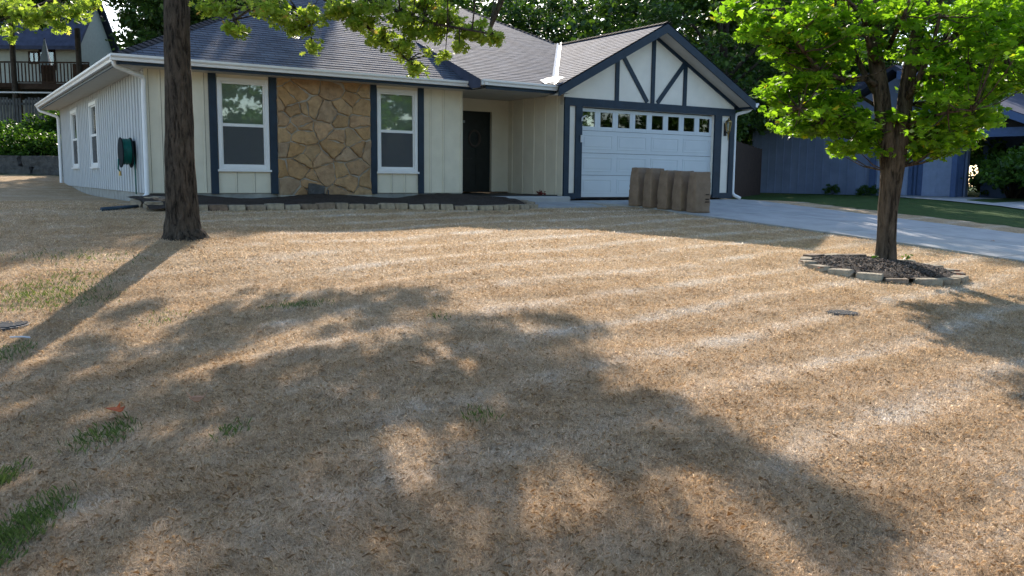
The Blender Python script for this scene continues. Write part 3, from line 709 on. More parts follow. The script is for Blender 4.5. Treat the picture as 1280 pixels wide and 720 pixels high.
def put_stone(x, y, w_, d_, h_, rz, seed, label, group, z=None, name='edging_stone', cat='stone', mat='edge_stone', rough=.10, tilt=0):
    o = mk(name, rock(w_, d_, h_, seed, rough), mat); z = gz(x, y) if z is None else z
    o.location = (x, y, z-.02); o.rotation_euler = (tilt, random.uniform(-.03, .03), rz); tag(o, label, cat, group); return o
# bed edging
x = 3.3; sd = 100
while x < 10.5:
    L = random.uniform(.22, .36); xm = x+L/2; y = float(bed_front(xm)); dy = float(bed_front(xm+.1)-bed_front(xm-.1))/.2; p = l2w(xm, y)
    sd += 1; put_stone(p[0], p[1], L, .20, random.uniform(.10, .14), YAW+math.atan(dy)+random.uniform(-.10, .10), sd, 'rough rectangular block in the edging row of the mulch bed along the house front', 'edging blocks of the front mulch bed')
    x += L+.012
for i, (a, b) in enumerate(((10.62, 15.55), (10.66, 15.86))):
    p = l2w(a, b); put_stone(p[0], p[1], .3, .2, .15, YAW+1.3, 190+i, 'rough rectangular block in the edging row of the mulch bed along the house front', 'edging blocks of the front mulch bed')
for i, (a, b, s) in enumerate(((3.02, 17.0, .3), (3.3, 16.8, .36), (3.65, 16.95, .28), (2.95, 16.5, .25), (3.35, 16.35, .34), (3.8, 16.5, .3), (3.1, 16.0, .28))):
    p = l2w(a, b); put_stone(p[0], p[1], s, s*.8, s*.55, random.random()*3, 300+i, 'rounded dark rock in the loose pile under the front left downspout', 'rocks piled under the corner downspout', name='rock', cat='rock', rough=.3)
# pieces of broken veneer lying against the stone panel
p = l2w(6.62, 17.62); o = mk('stone_slab', rock(.36, .09, .34, 55, .12), 'wall_rock'); o.location = (p[0], p[1], -.50); o.rotation_euler = (-.25, .18, YAW)
tag(o, 'pale broken stone slab leaning against the foot of the tan stone panel', 'stone slab')
p0 = [l2w(6.9, 17.62, -.30), l2w(6.86, 17.5, -.42), l2w(6.5, 17.3, -.45), l2w(5.8, 17.3, -.46), l2w(5.0, 17.2, -.47), l2w(4.3, 17.25, -.47), l2w(3.9, 17.1, -.47)]
q = MB(); q.tube(p0, .014, 7); tag(mk('garden_hose', q, 'plastic_blue', smooth=True), 'thin dark blue hose lying in the mulch bed below the window', 'hose')
# blue plastic downspout extension on the lawn
a = on_ground(127, 264); b = on_ground(172, 260); q = MB(); zz = .03
q.tube([(a[0], a[1], gz(a[0], a[1])+zz), ((a[0]+b[0])/2, (a[1]+b[1])/2, gz((a[0]+b[0])/2, (a[1]+b[1])/2)+zz), (b[0], b[1], gz(b[0], b[1])+zz)], [.035, .035, .03], 10)
tag(mk('drain_pipe', q, 'plastic_blue', smooth=True), 'dark blue plastic drain pipe lying on the lawn near the corner downspout', 'pipe')
# red flower clump on the porch slab
p = l2w(11.95, 17.0, -.39); q = clumps([p+np.array([0, 0, .05])], 60, [.12], .6)
tag(leaves('potted_flower', q, 'shrub_leaf', .07, SH_OVAL), 'small dark red plant clump on the porch beside the garage wall', 'plant').data.materials[0] = M['flower_red']

# paper yard bags
def bag(label, x, y, rz, lean, w_=.40, d_=.30, h_=.87, seed=0, marks=False):
    r = np.random.default_rng(seed); p = l2w(x, y); e = empty('paper_bag', (p[0], p[1], float(gz(p[0], p[1]))+.035), rz, label=label, cat='paper bag', group='paper yard waste bags standing by the driveway')
    m_ = MB(); nu, nv = 40, 26; cs = []
    for j in range(nv):
        f_ = j/(nv-1)
        for i in range(nu):
            a = i/nu*4; k_ = int(a); s = a-k_
            c = [(-1+2*s, -1), (1, -1+2*s), (1-2*s, 1), (-1, 1-2*s)][k_]
            bulge = 1+.05*math.sin(f_*math.pi); edge = 1-.05*(abs(c[0])*abs(c[1]))**3
            gus = 1-.12*f_**3*(1-abs(c[1]))*(abs(c[0]) > .999) ; wr = .006*math.sin(f_*34+a*3+seed)*math.exp(-f_*5)+.0022*r.normal()+.003*math.sin(a*5+f_*7+seed)
            xx = c[0]*w_/2*bulge*edge*gus+wr*c[0]; yy = c[1]*d_/2*bulge*edge*(1-.30*f_**2)+wr*c[1]
            m_.v.append((xx+lean[0]*f_, yy+lean[1]*f_, f_*h_+.004*math.sin(a*4+seed)*(j == nv-1)))
    for j in range(nv-1):
        for i in range(nu): m_.f.append((j*nu+i, j*nu+(i+1) % nu, (j+1)*nu+(i+1) % nu, (j+1)*nu+i))
    b_ = len(m_.v)                                 # folded rim, then the filling inside
    for i in range(nu): v_ = m_.v[(nv-1)*nu+i]; m_.v.append(((v_[0]-lean[0])*.95+lean[0], (v_[1]-lean[1])*.93+lean[1], v_[2]-.002))
    for i in range(nu): v_ = m_.v[(nv-1)*nu+i]; m_.v.append(((v_[0]-lean[0])*.93+lean[0], (v_[1]-lean[1])*.9+lean[1], v_[2]-.07))
    for i in range(nu):
        i2 = (i+1) % nu; m_.f.append(((nv-1)*nu+i, (nv-1)*nu+i2, b_+i2, b_+i)); m_.f.append((b_+i, b_+i2, b_+nu+i2, b_+nu+i))
    m_.f.append(tuple(b_+nu+i for i in range(nu))); m_.f.append(tuple(range(nu))[::-1])
    mk('bag_body', m_, 'kraft', e, smooth=True)
    if marks:
        q_ = MB()
        for z_, x0_, x1_ in ((.38, .07, .17), (.28, .07, .175), (.22, .06, .17)): q_ = MB(); q_.box(x0_, x1_, -d_/2*1.06-.006, -d_/2*1.06-.001, z_, z_+.022); mk('printed_line', q_, 'ink', e)
bags = ['backmost paper yard waste bag, leaning, at the garage door end of the row', 'second paper yard waste bag from the garage door end, with loose open top', 'middle paper yard waste bag in the row of five',
        'fourth paper yard waste bag, between the middle bag and the broad front bag', 'front paper yard waste bag nearest the street, showing its broad face']
for i in range(5):
    if i < 4: bag(bags[i], 13.52+.09*i, 15.32-.385*i, YAW+R((5, -3, 4, -2)[i]), ((.10, .05, .03, .05)[i], (.05, .02, .0, .03)[i]), .40, .29, .87+.012*math.sin(i*2.2), i)
    else: bag(bags[i], 13.88, 13.78, YAW+R(-6), (.03, .01), .43, .29, .88, i, True)

# lawn furniture of iron: two round drain covers
def cover(px, py, r_, label):
    p = on_ground(px, py); z = float(gz(p[0], p[1])); e = empty('drain_cover', (p[0], p[1], z), label=label, cat='drain cover'); q_ = MB()
    q_.tube([(0, 0, -.03), (0, 0, .008)], r_, 28); mk('rim', q_, 'metal_grate', e); q_ = MB()
    for k in range(-4, 5):
        w_ = math.sqrt(max(0, 1-(k/4.6)**2))*r_*.9; q_.box(-w_, w_, k*r_/4.8-.008, k*r_/4.8+.008, .009, .018)
    mk('grille', q_, 'metal_grate', e)
cover(1053, 392, .155, 'small round metal drain cover in the sunlit lawn before the maple')
cover(2, 407, .22, 'larger round metal grate in the shaded lawn at the left edge')

# ------------------------------------------------------------------ maple with its stone ring
MP = on_ground(1107, 331)
ring = on_ground(1103, 338)
cx, cy = ring[0]-.03, ring[1]+.0
n = 17; rx, ry = .96, .95
sides = {}
for i in range(n):
    a = 2*math.pi*i/n+.1+random.uniform(-.03, .03); x_, y_ = cx+rx*math.cos(a), cy+ry*math.sin(a)
    put_stone(x_, y_, 2*math.pi*.96/n*random.uniform(.80, .99), random.uniform(.15, .21), random.uniform(.07, .105), a+math.pi/2+random.uniform(-.09, .09), 400+i, 'flat stone block in the round mulch ring around the maple trunk', 'stone ring blocks around the maple')
m = MB(); nr = 12; na = 40
for j in range(nr+1):
    for i in range(na):
        a = 2*math.pi*i/na; f_ = j/nr; x_, y_ = cx+rx*.97*f_*math.cos(a), cy+ry*.97*f_*math.sin(a)
        m.v.append((x_, y_, float(gz(x_, y_))+.05+.06*(1-f_*f_)+random.uniform(-.012, .016)))
m.f = [(j*na+i, j*na+(i+1) % na, (j+1)*na+(i+1) % na, (j+1)*na+i) for j in range(nr) for i in range(na)]
tag(mk('mulch', m, 'mulch'), kind='structure')
nc = 2600; a = rng.uniform(0, 2*math.pi, nc); f_ = np.sqrt(rng.uniform(0, 1, nc)); P_ = np.stack([cx+rx*.93*f_*np.cos(a), cy+ry*.93*f_*np.sin(a), np.zeros(nc)], 1); P_[:, 2] = gz(P_[:, 0], P_[:, 1])+.06+.06*(1-f_**2)
o = leaves('bark_chips', P_, 'mulch_chip', .035, SH_OVAL, flat=.6); tag(o, kind='stuff')
for c_, lb in (((MP[0]-.25, MP[1]-.22, MP[2]+.12), 'tiny green weed sprouting from the mulch left of the maple trunk'), ((MP[0]+.35, MP[1]+.1, MP[2]+.1), 'tiny green weed sprouting from the mulch right of the maple trunk')):
    o = leaves('weed', clumps([c_], 22, [.08], .7)-np.array(c_), 'shrub_leaf', .05, SH_OVAL); o.location = c_; tag(o, lb, 'weed')

maple = empty('maple_tree', (MP[0], MP[1], MP[2]-.05), label='young maple with bright green leaves in a round stone mulch ring', cat='tree')
MBASE = (MP[0], MP[1], MP[2]-.05)
def mp(px, py, dy=0.): return at(px, py, MP[1]+dy)
q = MB()
trunkL = [mp(1106, 334), mp(1107, 322), mp(1108, 300), mp(1109, 280), mp(1110, 258), mp(1111, 240), mp(1112, 215), mp(1110, 185), mp(1105, 150), mp(1102, 120), mp(1097, 90, .05), mp(1092, 55, .1), mp(1090, 10, .1), mp(1092, -60, .1), mp(1100, -150, .1)]
q.tube(trunkL, [.19, .145, .13, .126, .132, .12, .118, .12, .115, .11, .105, .095, .08, .06, .04], 20, .035)
trunkR = [mp(1110, 300), mp(1113, 270), mp(1117, 240), mp(1121, 210, -.02), mp(1127, 170, -.02), mp(1132, 120), mp(1140, 70), mp(1152, 20, .1), mp(1170, -60, .2), mp(1185, -150, .3)]
q.tube(trunkR, [.05, .08, .095, .105, .105, .10, .09, .075, .055, .03], 16, .035)
mk('trunk', q, 'maple_bark', maple, MBASE, smooth=True)
q = MB(); limbs = []
def limb(pts, r0, r1=.012, n=8):
    k_ = len(pts); rad = [r0+(r1-r0)*(i/(k_-1))**.8 for i in range(k_)]; q.tube(pts, rad, n, .03); limbs.append([np.array(p) for p in pts])
limb([mp(1104, 130), mp(1085, 100, .1), mp(1072, 75, .2), mp(1058, 40, .3), mp(1045, 5, .4), mp(1035, -60, .5)], .055)
limb([mp(1100, 108), mp(1080, 98, -.1), mp(1055, 100, -.3), mp(1025, 88, -.5), mp(1005, 65, -.6), mp(990, 40, -.7), mp(980, 10, -.8)], .05)
limb([mp(1096, 80), mp(1083, 45, -.2), mp(1078, 15, -.3), mp(1072, -50, -.4)], .045)
limb([mp(1097, 70), mp(1100, 20, .5), mp(1110, -50, .9)], .05)
limb([mp(1130, 130), mp(1150, 95, -.3), mp(1165, 60, -.5), mp(1175, 20, -.7), mp(1185, -60, -.9)], .055)
limb([mp(1136, 95), mp(1170, 60, .3), mp(1215, 30, .5), mp(1260, 8, .7), mp(1310, -15, .9)], .055)
limb([mp(1133, 110), mp(1165, 95, -.2), mp(1210, 80, -.5), mp(1255, 65, -.7), mp(1300, 55, -.8)], .035)
limb([mp(1110, 165), mp(1080, 150, -.3), mp(1040, 140, -.5), mp(1000, 135, -.6)], .028)
limb([mp(1108, 140), mp(1075, 120, .4), mp(1030, 110, .7), mp(985, 90, .9)], .03)
limb([mp(1128, 160), mp(1155, 148, -.5), mp(1185, 140, -.9), mp(1215, 138, -1.1)], .028)
limb([mp(1110, 60), mp(1130, 20, -.8), mp(1150, -40, -1.2)], .04)
limb([mp(1092, 40), mp(1060, 0, -.9), mp(1030, -60, -1.2)], .035)
# leaf sprays: (px, py, spread x, spread y, depth spread, count)
cl = []
def spray(px, py, sx, sy, sd_, n_, base=0.):
    for _ in range(n_):
        cl.append(mp(px+random.gauss(0, .5)*sx, py+random.gauss(0, .5)*sy, base+random.gauss(0, .55)*sd_))
for a_ in ((950, 25, 28, 20, 1.0, 26), (985, 35, 30, 24, 1.2, 34), (1020, 20, 30, 26, 1.4, 36), (970, 62, 22, 10, .8, 12), (1010, 75, 30, 14, 1.0, 22), (1035, 95, 28, 12, 1.0, 20), (990, 105, 26, 10, .8, 16),
           (970, 118, 16, 8, .6, 8), (1010, 135, 34, 10, .8, 26), (1045, 130, 26, 14, .9, 24), (1000, 162, 26, 8, .6, 16), (1040, 160, 26, 10, .7, 22), (1062, 185, 18, 7, .5, 9), (1070, 150, 22, 16, .8, 20),
           (1085, 178, 14, 10, .7, 8), (1125, 148, 16, 10, .7, 7), (1135, 190, 20, 8, .6, 12), (1150, 170, 24, 14, .9, 24), (1175, 185, 18, 9, .7, 14), (1170, 150, 28, 16, 1.1, 28), (1200, 165, 22, 12, .9, 18),
           (1200, 120, 30, 22, 1.2, 34), (1240, 110, 24, 16, 1.0, 22), (1225, 140, 22, 12, .8, 16), (1190, 80, 34, 24, 1.4, 34), (1240, 60, 34, 24, 1.4, 34), (1275, 90, 20, 20, 1.2, 18), (1210, 20, 40, 26, 1.5, 38),
           (1265, 20, 34, 26, 1.5, 34), (1290, 50, 24, 30, 1.2, 20), (1080, 10, 40, 22, 1.4, 22), (1130, 10, 40, 22, 1.4, 24), (1060, 55, 26, 20, 1.2, 18), (1110, 55, 12, 8, .7, 4), (1150, 60, 22, 18, 1.2, 14), (1150, 110, 20, 14, .9, 12),
           (1105, 190, 8, 6, .5, 3), (925, 8, 12, 10, .6, 7)): spray(*a_)
for _ in range(420):                              # the crown above the frame
    a = random.uniform(0, 2*math.pi); z_ = random.uniform(2.5, 6.6); rr = 2.75*math.sqrt(max(0, 1-((z_-2.6)/4.3)**2))*math.sqrt(random.uniform(.15, 1))
    cl.append(np.array([MP[0]+.15+rr*math.cos(a), MP[1]+.1+rr*math.sin(a)*.9, z_]))
cl = [c for c in cl if not (abs(c[0]-MP[0]) < .22 and c[1] < MP[1]+.1 and c[2] < .75)]
# twigs tie every spray to a limb
allp = np.array([p for L in (limbs+[trunkL, trunkR]) for p in L])
for c in cl:
    dd = np.linalg.norm(allp-c, axis=1)+.6*np.abs(allp[:, 2]-c[2]+.25); j = int(np.argmin(dd)); a = allp[j]; mid = (a+c)/2+np.array([0, 0, -.06])
    if random.random() < .75: q.tube([a, mid, c], [.012, .008, .004], 5, caps=False)
mk('branches', q, 'maple_bark', maple, MBASE, smooth=True)
L_ = clumps(np.array(cl), 28, np.random.default_rng(3).uniform(.14, .27, len(cl)), .42)
leaves('crown', L_, 'maple_leaf', .090, SH_MAPLE, maple, .55, MBASE)

# ------------------------------------------------------------------ oak
OK = on_ground(230, 297); OBASE = (OK[0], OK[1], OK[2]-.05)
oak = empty('oak_tree', OBASE, label='tall pin oak on the left lawn with a straight dark trunk and overhanging boughs', cat='tree')
D0 = OK[1]; op = lambda px, py, dy=0.: at(px, py, D0+dy)
q = MB(); path = [op(231, 303), op(230.5, 297), op(229, 288), op(228, 270), op(226.5, 240), op(225, 200), op(224, 150), op(222.5, 100), op(221.5, 50), op(221, 0)]
w_ = [.40, .300, .245, .213, .197, .188, .178, .165, .160, .158]
top = path[-1]
for i, h in enumerate((1., 2., 3.2, 4.5, 6., 7.5)): path.append(top+np.array([.05*i, .05*i, h])); w_.append(.15-.022*i)
# densify so the bark furrows read
dp, dw_ = [], []
for i in range(len(path)-1):
    for s in np.linspace(0, 1, 6, endpoint=False): dp.append(path[i]+(path[i+1]-path[i])*s); dw_.append(w_[i]+(w_[i+1]-w_[i])*s)
q.tube(dp, dw_, 64, .022); mk('trunk', q, 'oak_bark', oak, OBASE, smooth=True)
q = MB(); limbs = []
# crown sprays that throw the dappled shade: each stands on a sun ray through a shaded patch of lawn
def inpoly(x, y, P_):
    c = False; j = len(P_)-1
    for i in range(len(P_)):
        if (P_[i][1] > y) != (P_[j][1] > y) and x < (P_[j][0]-P_[i][0])*(y-P_[i][1])/(P_[j][1]-P_[i][1])+P_[i][0]: c = not c
        j = i
    return c
shade = [[(345, 338), (368, 322), (370, 336), (352, 342)], [(300, 368), (330, 358), (372, 352), (362, 372), (320, 376)],
         [(0, 478), (60, 470), (120, 400), (190, 378), (240, 402), (290, 378), (370, 380), (395, 366), (440, 368), (480, 350), (565, 344), (572, 372), (520, 384), (470, 396), (500, 408), (560, 400), (585, 396), (640, 398), (690, 388), (735, 402), (770, 412),
          (730, 424), (690, 428), (672, 445), (720, 470), (700, 490), (745, 500), (790, 505), (800, 530), (860, 545), (930, 560), (1000, 598), (1080, 640), (1160, 684), (1080, 690), (1000, 668), (930, 655), (900, 690), (960, 760), (-80, 760), (-80, 478)],
         [(735, 452), (770, 450), (775, 465), (750, 465)], [(770, 490), (830, 500), (900, 530), (880, 560), (800, 530)]]
holes = [(540, 478, 52, 24), (612, 446, 24, 9), (445, 425, 26, 7), (470, 448, 22, 8), (360, 430, 34, 7), (705, 628, 52, 36), (440, 658, 40, 26), (540, 625, 34, 20), (478, 590, 26, 14), (150, 536, 60, 16), (320, 522, 70, 11), (230, 552, 50, 12), (545, 500, 50, 20),
         (250, 452, 58, 10), (140, 470, 40, 8), (60, 515, 40, 8), (860, 618, 60, 16), (930, 640, 60, 22), (820, 590, 22, 10), (380, 600, 40, 12), (30, 600, 20, 6), (680, 560, 16, 6), (180, 425, 30, 8), (600, 700, 30, 12), (330, 690, 40, 14), (790, 660, 26, 16), (420, 405, 18, 5), (640, 470, 16, 8), (150, 600, 30, 8), (100, 650, 26, 7)]
oc = []; tries = 0
gr = random.Random(5)
fx = lambda p: (p[0]*FPX/1., 0)
def project(p):
    X_ = p[0]; f_ = p[1]*math.cos(PITCH)-p[2]*math.sin(PITCH); u_ = p[1]*math.sin(PITCH)+p[2]*math.cos(PITCH); a, b = X_/f_, u_/f_
    a, b = a*math.cos(ROLL)+b*math.sin(ROLL), -a*math.sin(ROLL)+b*math.cos(ROLL); return 640+FPX*a, 360-FPX*b
while tries < 60000 and len(oc) < 1050:
    tries += 1; gx, gy = gr.uniform(-7, 3.2), gr.uniform(2.2, 10.5); g3 = np.array([gx, gy, float(gz(gx, gy))]); px, py = project(g3)
    if not any(inpoly(px, py, P_) for P_ in shade): continue
    if any(((px-h[0])/h[2])**2+((py-h[1])/h[3])**2 < 2.8 for h in holes): continue
    if math.sin(gx*3.3+1.3*math.sin(gy*2.1))*math.sin(gy*2.7+1.1*math.sin(gx*1.9)) > (.18 if px < 680 else .75) and py > 395: continue
    for _ in range(8):
        z_ = gr.uniform(2.5, 9.0); s = (z_-g3[2])/SUND[2]; p = g3+SUND*s
        if p[2] < .203*p[1]+.25: continue
        e_ = ((p[0]-OK[0]-1.5)/6.5)**2+((p[1]-OK[1]-.8)/5.6)**2+((p[2]-4.6)/5.0)**2
        if e_ < 1: oc.append(p); break
print('oak sprays', len(oc), tries)
# sprays seen hanging in the picture
def osp(px, py, sx, sy, n_, dy=-.3, sd_=.35):
    for _ in range(n_): ocv.append(op(px+random.gauss(0, .45)*sx, py+random.gauss(0, .45)*sy, dy+random.gauss(0, .5)*sd_))
ocv = []
for a_ in ((285, 12, 18, 10, 6), (297, 38, 8, 8, 5), (278, 34, 6, 4, 1), (330, 5, 26, 7, 12), (352, 22, 16, 9, 7), (372, 36, 14, 7, 5), (392, 58, 5, 9, 3), (390, 20, 18, 10, 8), (425, 12, 24, 12, 13), (452, 28, 20, 12, 11), (478, 45, 18, 12, 10), (470, 8, 26, 10, 12),
           (505, 62, 14, 12, 9), (520, 85, 9, 9, 6), (505, 28, 22, 12, 11), (535, 38, 22, 12, 12), (560, 20, 24, 12, 13), (590, 38, 20, 8, 10), (612, 45, 16, 6, 7), (540, 62, 8, 6, 1), (552, 68, 8, 4, 2), (575, 56, 10, 6, 3), (520, 5, 40, 8, 14), (262, 8, 12, 8, 5),
           (20, 8, 30, 8, 14), (60, 14, 24, 9, 12), (38, 28, 10, 6, 4), (75, 32, 9, 6, 4), (12, 38, 9, 9, 2), (10, 50, 4, 4, 1), (90, 14, 16, 8, 6), (110, 4, 16, 5, 5)):
    osp(*a_[:4], int(a_[4]*1.25), -.6 if a_[0] > 200 else .4)
def olimb(pts, r0, r1=.01, n=7):
    k_ = len(pts); q.tube(pts, [r0+(r1-r0)*(i/(k_-1))**.7 for i in range(k_)], n, .02); limbs.append([np.array(p) for p in pts])
hub = lambda h: top+np.array([0, 0, h])
olimb([hub(1.6), op(300, -70, -.2), op(370, -20, -.4), op(420, 5, -.5), op(455, 30, -.6), op(490, 58, -.7), op(520, 85, -.7)], .06)
olimb([op(370, -20, -.4), op(440, -8, -.6), op(500, 15, -.7), op(545, 30, -.8), op(590, 38, -.9), op(622, 44, -.9)], .035)
olimb([op(330, -45, -.3), op(370, 10, -.4), op(388, 40, -.5), op(392, 66, -.5)], .014, .005)
olimb([hub(1.2), op(260, -40, -.5), op(285, 5, -.7), op(297, 35, -.8)], .03)
olimb([hub(1.), op(150, -60, .3), op(90, -10, .5), op(40, 10, .5), op(0, 25, .5)], .06)
for k in range(26):
    h = 1.2+k*.24; a = k*2.4; L = 5.2*math.sqrt(max(.1, 1-((h-2)/7)**2)); dx, dy = math.cos(a)*L+1.2, math.sin(a)*L*.85+.6
    b = hub(h); olimb([b, b+np.array([dx*.3, dy*.3, .35]), b+np.array([dx*.65, dy*.65, .45]), b+np.array([dx, dy, .35])], .075-.0015*k)
oall = [p for p in oc]
allp = []
for L in limbs:
    for i in range(len(L)-1):
        for s in (0, .33, .66): allp.append(L[i]+(L[i+1]-L[i])*s)
allp = np.array(allp)
for c in oall+ocv:
    j = int(np.argmin(np.linalg.norm(allp-c, axis=1))); a = allp[j]; q.tube([a, (a+c)/2+np.array([0, 0, .03]), c], [.011, .007, .004], 4, caps=False)
mk('branches', q, 'oak_bark', oak, OBASE)
A1 = clumps(np.array(oall), 18, rng.uniform(.10, .21, len(oall)), .6)
A2 = clumps(np.array(ocv), 24, rng.uniform(.08, .17, len(ocv)), .75)
leaves('crown', np.concatenate([A1, A2]), 'oak_leaf', .088, SH_OAK, oak, .35, OBASE, droop=.6)

# ------------------------------------------------------------------ background trees
def tree_mesh(name, H, Rr, nclump, per, leaf, seed, mat='far_leaf', low=.12):
    r = np.random.default_rng(seed); root = empty(name, (0, 0, 0)); q_ = MB()
    q_.tube([(0, 0, -.3), (.05, 0, H*.2), (-.05, .05, H*.5), (0, 0, H*.85)], [H*.024, H*.018, H*.012, H*.003], 10, .03)
    pts = []
    lob = r.normal(size=(9, 3)); lob /= np.linalg.norm(lob, axis=1)[:, None]; lob[:, 2] = np.abs(lob[:, 2])*.8-.1
    while len(pts) < nclump:
        d = r.normal(size=3); d /= np.linalg.norm(d); f_ = r.uniform(.35, 1)**.5
        bump_ = .78+.32*max(0, max(lob@d))**6
        z = H*.55+d[2]*f_*H*.46*bump_; 
        if z < H*low: continue
        pts.append((d[0]*f_*Rr*bump_, d[1]*f_*Rr*bump_, z))
    pts = np.array(pts)
    for k in range(16):
        c = pts[r.integers(len(pts))]; b = np.array([0, 0, max(H*.15, c[2]*.65)]); q_.tube([b, (b+c)/2+np.array([0, 0, .2]), c], [H*.007, H*.004, .02], 6, caps=False)
    mk('trunk', q_, 'far_bark', root, smooth=True)
    global rng; keep = rng; rng = r
    L = clumps(pts, per, r.uniform(.45, .95, len(pts))*Rr*.17, .6)
    leaves('crown', L, mat, leaf, SH_OVAL, root, .3); rng = keep
    return root
def place(root, loc, rz, sc, label, group, cat='tree', first=False):
    if first: e = root
    else:
        e = root.copy(); COL.objects.link(e)
        for ch in root.children: c = ch.copy(); COL.objects.link(c); c.parent = e
    e.location = loc; e.rotation_euler = (0, 0, rz); e.scale = (sc[0], sc[0], sc[1]) if hasattr(sc, '__len__') else (sc,)*3
    tag(e, label, cat, group); return e
protos = [tree_mesh('broadleaf_tree', 12, 5., 330, 60, .19, 1), tree_mesh('broadleaf_tree', 12, 4.6, 300, 60, .16, 2), tree_mesh('broadleaf_tree', 12, 5.6, 340, 60, .22, 3)]
used = [False]*3
BT = [(-2, 44, 0, 1.0, 'dark tree behind the roof left of centre'), (3.0, 47, 1, 1.05, 'dark tree behind the dip between the two roofs'), (7.5, 43, 2, .98, 'tree behind the garage ridge with light green sprays'), (12.5, 45, 0, 1.05, 'dark tree behind the right rake of the garage'),
      (17.5, 50, 1, 1.15, 'tree behind the left part of the maple crown'), (22.5, 47, 2, 1.1, 'tree behind the blue house gable'), (28, 46, 0, 1.15, 'tree at the far right edge behind the blue house'), (-8.5, 42, 1, 1.05, 'dark tree behind the oak trunk above the left hip'),
      (-14.2, 41, 0, .80, 'tree with sunlit leaves right of the sky gap'), (-10.5, 52, 2, 1.4, 'tall dark tree behind the house roof top'), (0, 56, 0, 1.25, 'tall tree in the back row behind the roof centre'), (9.5, 57, 1, 1.25, 'tall tree in the back row behind the garage gable'),
      (19, 60, 2, 1.3, 'tall tree in the back row behind the maple'), (31, 58, 1, 1.3, 'tall tree in the back row at the far right'), (-34, 58, 2, 1.2, 'tall tree behind the hillside house at far left'), (24.5, 36, 1, .7, 'smaller dense tree beside the blue house porch'),
      (9.0, 38.5, 2, 1.2, 'tall tree further behind the right rake of the garage'), (7.4, 31.5, 1, .95, 'tree close behind the garage right rake')]
for x, y, k, s, lb in BT:
    place(protos[k], (x, y, float(gz(x, y))-.2), x*1.7+y, (s, s*.98), lb, 'trees behind the houses', first=not used[k]); used[k] = True
und = tree_mesh('understory_tree', 7, 4.2, 260, 60, .2, 14, low=.0)
for i, (x, y) in enumerate(((-30, 66), (-20, 62), (-9, 60), (-1, 63), (7, 60), (14, 64), (22, 62), (30, 64), (38, 60), (25, 53), (33, 50), (12.8, 56), (41, 48), (-40, 60))):
    place(und, (x, y, float(gz(x, y))-.4), i*2.1, (1.25, 1.1+.1*(i % 3)), 'low bushy tree filling the back of the wood behind the houses', 'understory trees at the back of the wood', first=i == 0)
# trees across the street, seen as reflections in the panes; and trees left of the lot that shade the side lawn
for i, (x, y, sc, lb) in enumerate(((14, -18, 1.6, 'street tree behind the viewer toward the right'), (24, -12, 1.7, 'street tree right of the viewer, reflected in the bedroom windows'), (33, -5, 1.6, 'tree across the street mirrored by the left window'),
        (38, 5, 1.6, 'tree at the right mirrored by the garage door lights'), (44, 15, 1.7, 'farthest right tree mirrored by the garage door lights'), (2, -22, 1.7, 'street tree straight behind the viewer'), (-12, -20, 1.7, 'street tree behind the viewer toward the left'))):
    place(und, (x, y, float(gz(x, y))-.3), x+y, sc, lb, 'trees across the street')

sh = tree_mesh('shade_tree', 14, 5.0, 800, 60, .19, 9, low=.36)
for i, (x, y, z, s_, lb) in enumerate(((-10.3, 31.5, -.2, (.82, .84), 'leafy tree just behind the left wing, seen beside the oak trunk'), (-20.5, 27.0, float(gz(-20.5, 27.0)), (1., 1.), 'shade tree beyond the left edge whose boughs reach over the side yard'), (-11.6, 39.5, .3, (1.1, 1.25), 'tall shade tree right of the sky gap behind the eave'),
        (-23.5, 38.5, 1., (1.1, 1.15), 'tall shade tree beyond the left edge behind the deck'), (-8.6, 38.0, .2, (.95, 1.12), 'high crowned tree rising behind the left hip of the roof'))):
    place(sh, (x, y, z), 1+i*1.3, s_, lb, 'tall shade trees behind the left side', first=i == 0)

# ------------------------------------------------------------------ hillside on the left
# retaining wall of long stone blocks
for row in range(2):
    x = -28.0+row*.6; k = 0
    while x < -13.6:
        L = random.uniform(1.3, 2.3); xm = x+L/2; yv = 31.6+(xm+14)*-.10; z_ = float(gz(-17, 31.2))-.05+row*.33
        o = mk('retaining_block', rock(L, .5, .36 if row == 0 else .42, 700+row*40+k, .09, 5), 'wall_rock'); o.location = (xm, yv+row*.12, z_); o.rotation_euler = (0, 0, -.10)
        tag(o, ['long grey stone block in the lower course of the retaining wall at far left', 'long grey stone block in the upper course of the retaining wall at far left'][row], 'stone', ['lower course of the retaining wall', 'upper course of the retaining wall'][row])
        x += L+.03; k += 1
# picket fence with a pale top rail
fy = 37.6; fz = float(gz(-18, fy)); fn = empty('picket_fence', (-18, fy, fz), label='weathered grey picket fence with pale top rail above the retaining wall', cat='fence')
zt = at(60, 115, fy)[2]-fz; q = MB()
for x in np.arange(-12, 5.2, .135):
    q.box(x, x+.095, -.012, .012, .15+random.uniform(-.02, .02), zt-.25+random.uniform(-.05, .03)) if random.random() > .05 else None
mk('pickets', q, 'grey_wood', fn)
q = MB(); q.box(-12, 5.2, .013, .06, .4, .5); q.box(-12, 5.2, .013, .06, zt-.55, zt-.45); mk('rail', q, 'grey_wood', fn)
q = MB(); q.box(-12, 5.2, -.05, .05, zt-.06, zt); mk('top_rail', q, 'rail_white', fn)
for x in (-11.5, -9, -6.5, -4, -1.6, .8, 3.2): q = MB(); q.box(x, x+.1, .06, .16, 0, zt-.06); mk('post', q, 'grey_wood', fn)
